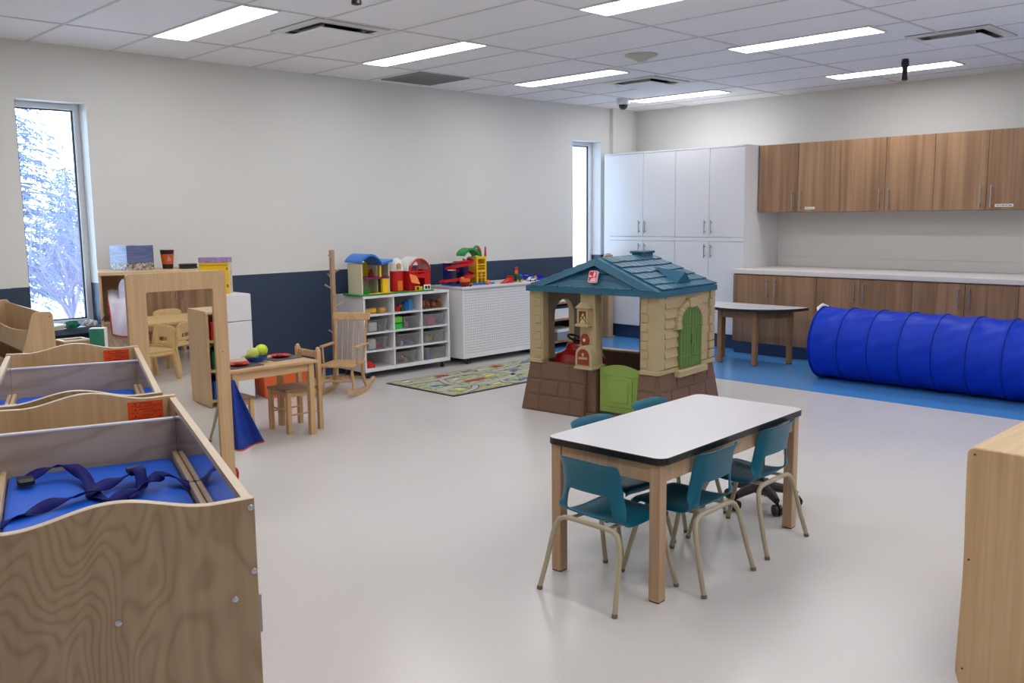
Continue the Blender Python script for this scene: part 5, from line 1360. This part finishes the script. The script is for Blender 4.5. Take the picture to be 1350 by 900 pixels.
# ------------------------------------------------------------------ toy dollhouse
DZ = CZ1 + .0005
t = thing('toy_dollhouse', 'open toy dollhouse with arched blue roof and green base on the cubby shelf', 'toy house', (4.70, 6.665, DZ))
b = MB(); b.prism([(-.06, -.02), (.36, -.02), (.37, .0), (.37, .25), (-.05, .25), (-.06, .10)], 'z', 0, .014); ob('base', b, M['t_green'], t, bevel=.003)
b = MB(); b.prism([(.07, -.02), (.14, -.035), (.28, -.03), (.31, -.02), (.31, .03), (.07, .03)], 'z', .0142, .020); ob('path', b, M['t_yellow'], t, bevel=.002)
b = MB(); b.box(.0, .02, .0145, .012, .23, .285); b.box(.012, .218, .0145, .335, .23, .285); b.box(.325, .06, .0145, .337, .218, .30); b.box(.215, .09, .0145, .225, .218, .285)
ob('walls', b, M['t_cream'], t)
b = MB(); b.box(.012, .212, .16, .21, .2178, .285); ob('wallpaper', b, M['t_yellow'], t)
b = MB(); b.prism([(.012, .03), (.225, .03), (.225, .05), (.325, .05), (.325, .217), (.012, .217)], 'z', .142, .160); ob('upper_floor', b, M['t_plum'], t)
b = MB(); b.box(.235, .03, .0145, .30, .06, .14); b.box(.205, .028, .160, .222, .045, .29); ob('ladder_panel', b, M['t_yellow'], t)
b = MB(); n = 14
arc = [(-.02 + .23 * i / n, .262 + .088 * sin(pi * (.08 + .92 * i / n)) ** .8) for i in range(n + 1)]
for i in range(n):
    (xa, za), (xb, zb) = arc[i], arc[i + 1]
    b.hexa([(xa, -.015, za), (xb, -.015, zb), (xb, .245, zb), (xa, .245, za), (xa, -.015, za + .02), (xb, -.015, zb + .02), (xb, .245, zb + .02), (xa, .245, za + .02)])
b.hexa([(.205, .01, .262), (.35, .02, .292), (.35, .24, .292), (.205, .245, .262), (.205, .01, .285), (.35, .02, .314), (.35, .24, .314), (.205, .245, .285)])
ob('roof', b, M['t_skyblue'], t, bevel=.004)
b = MB(); b.box(.05, .210, .06, .11, .2178, .105); b.box(.262, .2, .19, .30, .2178, .225); ob('window', b, M['t_dkgreen'], t)
b = MB(); b.box(.06, .09, .0145, .15, .17, .045); ob('toy_bed', b, M['t_green'], t, bevel=.006)
b = MB(); b.box(.013, .06, .0145, .03, .16, .09); ob('side_door', b, M['t_red'], t)
b = MB(); b.box(.15, .1, .1605, .185, .13, .20); b.ball((.168, .11, .215), (.018, .015, .016)); ob('toy_stove', b, M['t_dkred'], t)

# ------------------------------------------------------------------ toy barn
t = thing('toy_barn', 'red toy barn with white arched roof and silo on the cubby shelf', 'toy barn', (5.135, 6.74, DZ))
b = MB(); b.prism([(-.06, -.075), (.36, -.09), (.38, -.05), (.38, .16), (-.06, .16)], 'z', 0, .012); ob('base', b, M['t_green'], t, bevel=.003)
b = MB(); b.lathe([(.062, .0125), (.062, .195), (.058, .20)], 28, (.015, .03, 0)); ob('silo', b, M['t_red'], t)
b = MB(); b.lathe([(.066, .2), (.064, .225), (.058, .27), (.042, .30), (.018, .315), (.002, .318)], 28, (.015, .03, 0)); ob('silo_cap', b, M['t_white'], t)
b = MB(); b.prism([(-.03, .22), (.012, .22), (.012, .262), (-.008, .275), (-.03, .262)], 'y', -.045, -.032); ob('silo_window', b, M['t_tan'], t)
b = MB(); b.box(-.025, -.04, .02, .03, -.033, .11); ob('silo_door', b, M['t_orange'], t)
b = MB()
def wallf(x0, x1, y0, y1, z0, z1): b.box(x0, y0, z0, x1, y1, z1)
wallf(.105, .115, -.045, .12, .0125, .20); wallf(.345, .355, -.045, .12, .0125, .20); wallf(.115, .345, .11, .12, .0125, .20); wallf(.115, .18, -.045, -.037, .0125, .20); wallf(.285, .345, -.045, -.037, .0125, .20); wallf(.18, .285, -.045, -.037, .125, .165)
ob('walls', b, M['t_red'], t, bevel=.001)
b = MB(); n = 14
for i in range(n):
    a0, a1 = pi * i / n, pi * (i + 1) / n
    for (ya, yb) in ((-.035, .125),):
        q = [(.23 + R * cos(a) * 1.0, .195 + R * .92 * sin(a)) for R, a in ((.125, a0), (.137, a0), (.137, a1), (.125, a1))]
        b.hexa([(x, ya, z) for x, z in q] + [(x, yb, z) for x, z in q])
ob('roof', b, M['t_white'], t)
b = MB(); b.tube([(.23 + .115 * cos(pi * i / 16), -.048, .185 + .115 * sin(pi * i / 16)) for i in range(17)], .009, 8); b.box(.11, -.054, .178, .35, -.042, .192); b.tube([(.19, -.048, .19), (.23, -.048, .29)], .005, 6); b.tube([(.27, -.048, .19), (.23, -.048, .29)], .005, 6); ob('arch_trim', b, M['t_red'], t)
b = MB(); b.hexa([(.085, -.10, .09), (.17, -.12, .07), (.19, -.045, .14), (.105, -.045, .165), (.085, -.10, .098), (.17, -.12, .078), (.19, -.045, .148), (.105, -.045, .173)]); ob('ramp_roof', b, M['t_orange'], t, bevel=.002)
b = MB(); b.box(.15, -.075, .0125, .205, -.065, .055); b.box(.21, -.075, .0125, .235, -.065, .05); ob('fence', b, M['t_yellow'], t, bevel=.002)
b = MB(); b.box(.25, -.078, .0125, .33, -.068, .062); ob('gate', b, M['t_white'], t, bevel=.002)
b = MB(); b.box(.262, -.080, .024, .286, -.0781, .05); b.box(.294, -.080, .024, .318, -.0781, .05); b.box(.165, -.077, .02, .19, -.0751, .045); ob('gate_holes', b, M['black'], t)

# ------------------------------------------------------------------ toy garage and the toys beside it
PZ = .7605
t = thing('toy_garage', 'toy car park with yellow lift tower and red spiral ramp on the pegboard cabinet', 'toy garage', (5.86, 6.70, PZ))
b = MB(); b.prism([(.02, -.03), (.44, -.03), (.46, .0), (.46, .25), (-.02, .25), (-.02, .02)], 'z', 0, .014); ob('base', b, M['t_blue'], t, bevel=.003)
b = MB(); b.box(-.02, .15, .0145, .03, .23, .22); b.box(.13, .10, .0145, .19, .20, .20); ob('column', b, M['t_navy'], t, bevel=.004)
b = MB()
N_ = 40; prev = None
for i in range(N_ + 1):
    f = i / N_; a = radians(20 - 560 * f); R = .105; cx, cy = .10, .11
    z = .235 - .20 * f
    if f > .86: R = .105 + .12 * (f - .86) / .14
    row = [(cx + (R + e) * cos(a), cy + (R + e) * sin(a) * .9, z + h) for e, h in ((-.045, 0), (.045, 0), (.045, .028), (.038, .028), (.038, .008), (-.038, .008), (-.038, .028), (-.045, .028))]
    row = [b.bm.verts.new(p) for p in row]
    if prev:
        for k in range(8): b._face([prev[k], prev[(k + 1) % 8], row[(k + 1) % 8], row[k]])
    prev = row
b.box(.0, .02, .225, .20, .09, .24)
ob('ramp', b, M['t_red'], t)
b = MB(); b.box(.27, .05, .0145, .29, .17, .25); b.box(.385, .05, .0145, .405, .17, .25); b.box(.29, .15, .0145, .385, .17, .25); b.box(.27, .05, .25, .41, .18, .275); b.box(.29, .05, .12, .385, .058, .14); b.box(.29, .05, .19, .385, .058, .20); b.box(.332, .05, .0145, .342, .058, .12)
for zz in (.06, .09, .165): b.box(.29, .051, zz, .385, .057, zz + .006)
ob('lift_tower', b, M['t_yellow'], t, bevel=.002)
b = MB()
n = 12
for i in range(n):
    x0, x1 = .10 + .20 * i / n, .10 + .20 * (i + 1) / n; z0, z1 = .275 + .055 * sin(pi * i / n) ** .8 + .01, .275 + .055 * sin(pi * (i + 1) / n) ** .8 + .01
    b.hexa([(x0, .03, z0), (x1, .03, z1), (x1, .16, z1), (x0, .16, z0), (x0, .03, z0 + .025), (x1, .03, z1 + .025), (x1, .16, z1 + .025), (x0, .16, z0 + .025)])
b.tube([(.31 + .055 * cos(pi * k / 12) , .09, .275 + .10 * sin(pi * k / 12)) for k in range(13)], .013, 8); b.tube([(.335, .15, .275), (.345, .15, .33), (.385, .15, .345), (.405, .15, .275)], .010, 8)
ob('arch', b, M['t_green'], t, bevel=.002)
b = MB(); b.box(.4055, .1, .06, .43, .14, .18); ob('side_block', b, M['t_green'], t, bevel=.002)
b = MB(); b.tube([(.40, .06, .275), (.402, .06, .37)], [.012, .007], 10); b.ball((.31, .06, .345), (.016, .016, .022)); ob('beacon', b, M['t_red'], t)
b = MB(); b.box(-.06, .12, .22, .06, .25, .232); b.box(-.07, .05, .15, .0, .10, .160); ob('white_deck', b, M['t_white'], t, bevel=.004)
t = thing('toy_fire_engine', 'orange and red toy truck in front of the toy car park', 'toy truck', (5.87, 6.615, PZ), .0)
b = MB(); b.box(-.06, -.024, .012, .065, .024, .045); ob('body', b, M['t_dkred'], t, bevel=.004)
b = MB(); b.box(-.065, -.025, .045, .03, .025, .075); b.ball((-.045, 0, .08), (.025, .022, .016)); ob('cabin', b, M['t_orange'], t, bevel=.005)
b = MB(); b.box(.02, -.0255, .018, .06, .0255, .028); ob('stripe', b, M['t_yellow'], t)
for x in (-.035, .035):
    for y in (-1, 1):
        b = MB(); b.tube([(x, y * .018, .013), (x, y * .027, .013)], .013, 12); ob('wheel', b, M['rubber'], t)
b = MB(); b.hexa([(-.06, -.03, 0), (.09, -.03, 0), (.09, .03, 0), (-.06, .03, 0), (-.06, -.03, .004), (.09, -.03, .055), (.09, .03, .055), (-.06, .03, .004)]); b.box(.08, -.034, .0, .10, .034, .07)
tag(ob('toy_ramp', b, M['t_red'], loc=(6.42, 6.64, PZ), rz=.2, bevel=.003), 'red toy ramp between the toy car park and the green engine', 'toy ramp', 'toys on the pegboard cabinet')
b = MB(); b.ball((0, 0, .025), (.026, .024, .024)); tag(ob('toy_ball', b, M['t_orange'], loc=(6.16, 6.615, PZ)), 'orange toy lump before the yellow lift tower', 'toy', 'toys on the pegboard cabinet')
t = thing('toy_engine', 'green toy engine with a red and orange driver beside the red ramp', 'toy train', (6.60, 6.64, PZ), .1)
b = MB(); b.box(-.045, -.024, .012, .05, .024, .04); b.tube([(.0, 0, .055), (.05, 0, .055)], .022, 14); b.box(-.045, -.024, .04, -.0, .024, .085); ob('body', b, M['t_dkgreen'], t, bevel=.003)
b = MB(); b.lathe([(.012, .085), (.018, .10), (.014, .125)], 14, (-.024, 0, 0)); ob('driver', b, M['t_orange'], t)
b = MB(); b.ball((-.024, 0, .142), (.016, .016, .018)); ob('driver_hat', b, M['t_red'], t)
for x in (-.03, .03):
    for y in (-1, 1):
        b = MB(); b.tube([(x, y * .018, .013), (x, y * .027, .013)], .013, 12); ob('wheel', b, M['t_yellow'], t)
gt_ = 'toys on the pegboard cabinet'
toy_car(M['t_white'], (6.705, 6.72, PZ), .9, .3, 'white toy car next to the green toy engine', gt_)
toy_car(M['t_white'], (6.79, 6.63, PZ), .95, -.2, 'white and black toy car next to the blue tray', gt_)
t = thing('blue_toy_tray', 'blue tray of small cars at the end of the pegboard cabinet', 'tray', (6.86, 6.66, PZ))
b = MB(); b.box(0, 0, 0, .15, .30, .008); b.box(0, 0, .008, .008, .30, .05); b.box(.142, 0, .008, .15, .30, .05); b.box(.008, 0, .008, .142, .008, .02); b.box(.008, .292, .008, .142, .30, .06); ob('tray_body', b, pbr('cobalt', rgb(26, 40, 190), .4), t, bevel=.003)
toy_car(M['t_yellow'], (6.92, 6.71, PZ + .0085), .8, .4, 'yellow toy car nearer the viewer inside the blue tray', gt_)
toy_car(M['t_cream'], (6.94, 6.86, PZ + .0085), .8, .1, 'cream toy car farther back inside the blue tray', gt_)
b = MB(); b.box(-.06, -.05, 0, .06, .05, .03)
tag(ob('toy_block', b, M['t_dkgreen'], loc=(6.95, 7.012, PZ), bevel=.004), 'dark green toy block behind the blue tray', 'toy block', gt_)

# ------------------------------------------------------------------ glimpsed through the playhouse
t = thing('low_bookcase', 'low brown toy shelf seen through the arched opening of the playhouse', 'shelf', (7.12, 6.68, 0))
b = MB()
b.box(0, 0, 0, .02, .38, .70); b.box(.76, 0, 0, .78, .38, .70)
ob('side_panel', b, M['brown'], t)
b = MB()
for z in (.06, .30, .48, .68): b.box(.02, 0, z, .76, .38, z + .02)
ob('shelf_board', b, M['brown'], t)
b = MB(); b.box(.02, .36, .08, .76, .38, .68); ob('back_panel', b, M['black'], t)
for k, (x, w, z, h, mt, lab) in enumerate(((.12, .20, .5, .16, 't_white', 'white box with black sides on the upper board of the low brown shelf'), (.40, .16, .5, .13, 't_cream', 'cream box on the upper board of the low brown shelf'), (.10, .22, .32, .14, 't_white', 'white box on the middle board of the low brown shelf'), (.42, .24, .32, .10, 't_tan', 'tan box on the middle board of the low brown shelf'), (.14, .3, .08, .12, 't_grey', 'grey box on the bottom board of the low brown shelf'))):
    t2 = thing('toy_carton', lab, 'box', (7.12 + x, 6.70, z + .0005), 0, 'boxes on the low brown shelf')
    b = MB(); b.box(0, 0, 0, w, .25, h - .03); ob('box_body', b, M[mt], t2, bevel=.002)
    b = MB(); b.box(-.003, -.003, h - .03, w + .003, .253, h); ob('lid', b, M['t_white'] if mt != 't_white' else M['black'], t2, bevel=.002)
t = thing('wooden_post', 'pale wooden post standing on the blue floor behind the playhouse doorway', 'post', (8.33, 6.88, 0))
b = MB(); b.box(-.045, -.045, .02, .045, .045, .95); ob('upright', b, M['maple'], t, bevel=.006)
b = MB(); b.box(-.06, -.06, 0, .06, .06, .02); ob('foot', b, M['maple'], t, bevel=.004)
b = MB(); b.lathe([(.05, .95), (.055, .965), (.03, .985), (.002, .99)], 16); ob('cap', b, M['maple'], t)
t = thing('floor_heater', 'small white appliance on the floor beside the pale post', 'heater', (8.15, 6.98, 0))
b = MB(); b.box(-.07, -.05, .02, .07, .05, .17); ob('housing', b, M['white_metal'], t, bevel=.012)
b = MB()
for k in range(5): b.box(-.055, -.0525, .05 + .02 * k, .055, -.05, .058 + .02 * k)
ob('slots', b, M['grey_metal'], t)
b = MB(); b.box(-.08, -.055, 0, .08, .055, .02); ob('foot', b, M['black'], t)
# red ride-on inside the playhouse
cph = ph.matrix_basis.copy()
from mathutils import Euler
Mp = Matrix.Translation((4.93, 3.642, 0)) @ Matrix.Rotation(radians(5.93), 4, 'Z')
p = Mp @ Vector((.235, .80, 0))
t = thing('red_toy_car', 'glossy red ride-on toy car parked inside the playhouse', 'toy car', p, radians(95.93))
rm = pbr('glossy_red', rgb(150, 14, 18), .2, coat=.6)
b = MB()
def hull(u, v):
    a = 2 * pi * u; s = v
    prof = [(.0, .06), (.7, .07), (.95, .14), (1.0, .24), (.96, .32), (.82, .375), (.60, .395), (.50, .41), (.46, .44), (.40, .45), (.0, .45)]
    q = s * (len(prof) - 1); i = min(int(q), len(prof) - 2); f = q - i
    r = prof[i][0] * (1 - f) + prof[i + 1][0] * f; z = prof[i][1] * (1 - f) + prof[i + 1][1] * f
    ex = lambda c: abs(c) ** .75 * (1 if c > 0 else -1)
    return (.22 * r * ex(cos(a)), .14 * r * ex(sin(a)), z * 1.1)
b.grid(hull, 40, 30, wrap=True); ob('body', b, rm, t)
for x in (-.12, .12):
    for y in (-1, 1):
        b = MB(); b.tube([(x, y * .10, .055), (x, y * .137, .055)], .055, 18); ob('wheel', b, M['rubber'], t)
b = MB(); b.tube([(.05 + .05 * cos(2 * pi * i / 20), .05 * sin(2 * pi * i / 20), .525 + .02 * cos(2 * pi * i / 20)) for i in range(21)], .009, 8, caps=False); b.tube([(.05, 0, .48), (.05, 0, .525)], .01, 8); ob('steering_wheel', b, M['black'], t)

# ------------------------------------------------------------------ the part of the room the mirror shows
g = 'brown cupboards reflected in the standing mirror'
for k in range(4):
    x0 = 2.30 + .9 * k
    t = thing('base_cabinet', ['brown base cupboard reflected at the window side of the mirror', 'brown base cupboard reflected in the middle of the mirror behind the beige table', 'brown base cupboard reflected at the far edge of the mirror', 'brown base cupboard past the edge of the reflection'][k], 'cupboard', (x0, -2.99, 0), 0, g)
    b = MB(); b.box(.001, 0, .12, .899, .60, .78); ob('body', b, M['brown'], t)
    b = MB(); b.box(.001, 0, 0, .899, .56, .12); ob('plinth', b, M['navy_vinyl'], t)
    for a, c, hx in ((0, .45, .41), (.45, .9, .49)):
        b = MB(); b.box(a + .002, .60, .122, c - .002, .619, .775); d = ob('door', b, M['brown'], t)
        b = MB(); b.tube([(hx, .65, .57), (hx, .65, .74)], .007, 10); b.tube([(hx, .65, .59), (hx, .62, .59)], .005, 8); b.tube([(hx, .65, .72), (hx, .62, .72)], .005, 8); ob('handle', b, M['steel'], d)
    b = MB(); b.box(.16, .6192, .695, .34, .621, .73); ob('label', b, M['paper'], t)
t = thing('mirror_side_worktop', 'pale worktop on the brown cupboards opposite the standing mirror', 'worktop', (0, 0, 0))
b = MB(); b.box(2.28, -2.99, .781, 5.92, -2.34, .81); ob('slab', b, M['counter'], t, bevel=.004)
t = thing('toddler_table', 'beige toddler table reflected in the standing mirror', 'table', (3.25, -1.58, 0), radians(-12))
b = MB(); b.prism(rrect(.55, .33, .06), 'z', .42, .45, sm=True); ob('tabletop', b, M['toddler'], t, bevel=.006)
b = MB(); b.box(-.44, -.25, .37, .44, -.23, .4195); b.box(-.44, .23, .37, .44, .25, .4195); ob('apron', b, M['toddler'], t)
for sx in (-1, 1):
    for sy in (-1, 1):
        b = MB(); b.tube([(sx * .47, sy * .25, 0), (sx * .45, sy * .24, .4195)], [.02, .026], 14); ob('leg', b, M['toddler'], t)
def bent_chair(label, loc, rz):
    t = thing('toddler_chair', label, 'chair', loc, rz, 'beige toddler chairs')
    b = MB(); b.prism(rrect(.16, .15, .04), 'z', .255, .275, sm=True); ob('seat', b, M['toddler'], t, bevel=.004)
    b = MB(); b.grid(lambda u, v: ((2 * u - 1) * .16, -.14 - .03 * v + .035 * (2 * u - 1) ** 2 * 0 - .0, .30 + .18 * v - .03 * (2 * u - 1) ** 4 * v), 12, 10, skip=lambda i, j: 2 <= j <= 3 and 4 <= i <= 7)
    ob('backrest', b, M['toddler'], t, solid=.012, sub=1)
    for sx in (-1, 1):
        b = MB(); b.tube([(sx * .17, -.18, 0), (sx * .155, -.15, .15), (sx * .145, -.135, .26)], [.024, .024, .02], 12); ob('leg', b, M['toddler'], t)
        b = MB(); b.tube([(sx * .17, .16, 0), (sx * .155, .13, .15), (sx * .14, .10, .255)], [.024, .024, .02], 12); ob('leg', b, M['toddler'], t)
        b = MB(); b.tube([(sx * .15, -.13, .24), (sx * .155, .12, .24)], .016, 10); ob('side_rail', b, M['toddler'], t)
        b = MB(); b.tube([(sx * .14, -.14, .27), (sx * .14, -.155, .36)], .016, 10); ob('back_support', b, M['toddler'], t)
    return t
bc = bent_chair('beige toddler chair reflected in front of the beige table, arched legs', (2.83, -.68, 0), radians(70))
dup(bc, (3.13, -1.02, 0), radians(140), 'beige toddler chair with an oval hole reflected beside the plywood shelf')
dup(bc, (3.02, -2.10, 0), radians(-10), 'beige toddler chair reflected behind the beige table at the window side')
dup(bc, (3.50, -2.12, 0), radians(-5), 'beige toddler chair reflected behind the beige table at the shelf side')

# ------------------------------------------------------------------ camera, sky
cam = bpy.data.cameras.new('camera'); co = bpy.data.objects.new('camera', cam); COL.objects.link(co)
F, YAW, PIT, ROL = 1204.865, radians(45.588), radians(7.8018), radians(-.588)
cam.sensor_width = 36; cam.lens = F / 1350 * 36; cam.clip_start = .05; cam.clip_end = 200
f = Vector((cos(YAW) * cos(PIT), sin(YAW) * cos(PIT), -sin(PIT))); r = Vector((sin(YAW), -cos(YAW), 0)); u = r.cross(f)
r2 = cos(ROL) * r + sin(ROL) * u; u2 = -sin(ROL) * r + cos(ROL) * u
R3 = Matrix((r2, u2, -f)).transposed()
co.matrix_world = Matrix.Translation((0, 0, 1.43)) @ R3.to_4x4()
SC.camera = co
w = bpy.data.worlds.new('sky'); SC.world = w; w.use_nodes = True
bg = w.node_tree.nodes['Background']; bg.inputs[0].default_value = (.62, .79, 1.0, 1); bg.inputs[1].default_value = 9.5
SC.view_settings.view_transform = 'Standard'; SC.view_settings.look = 'None'; SC.view_settings.gamma = 1; SC.view_settings.use_curve_mapping = False
SC.view_settings.exposure = 0.0
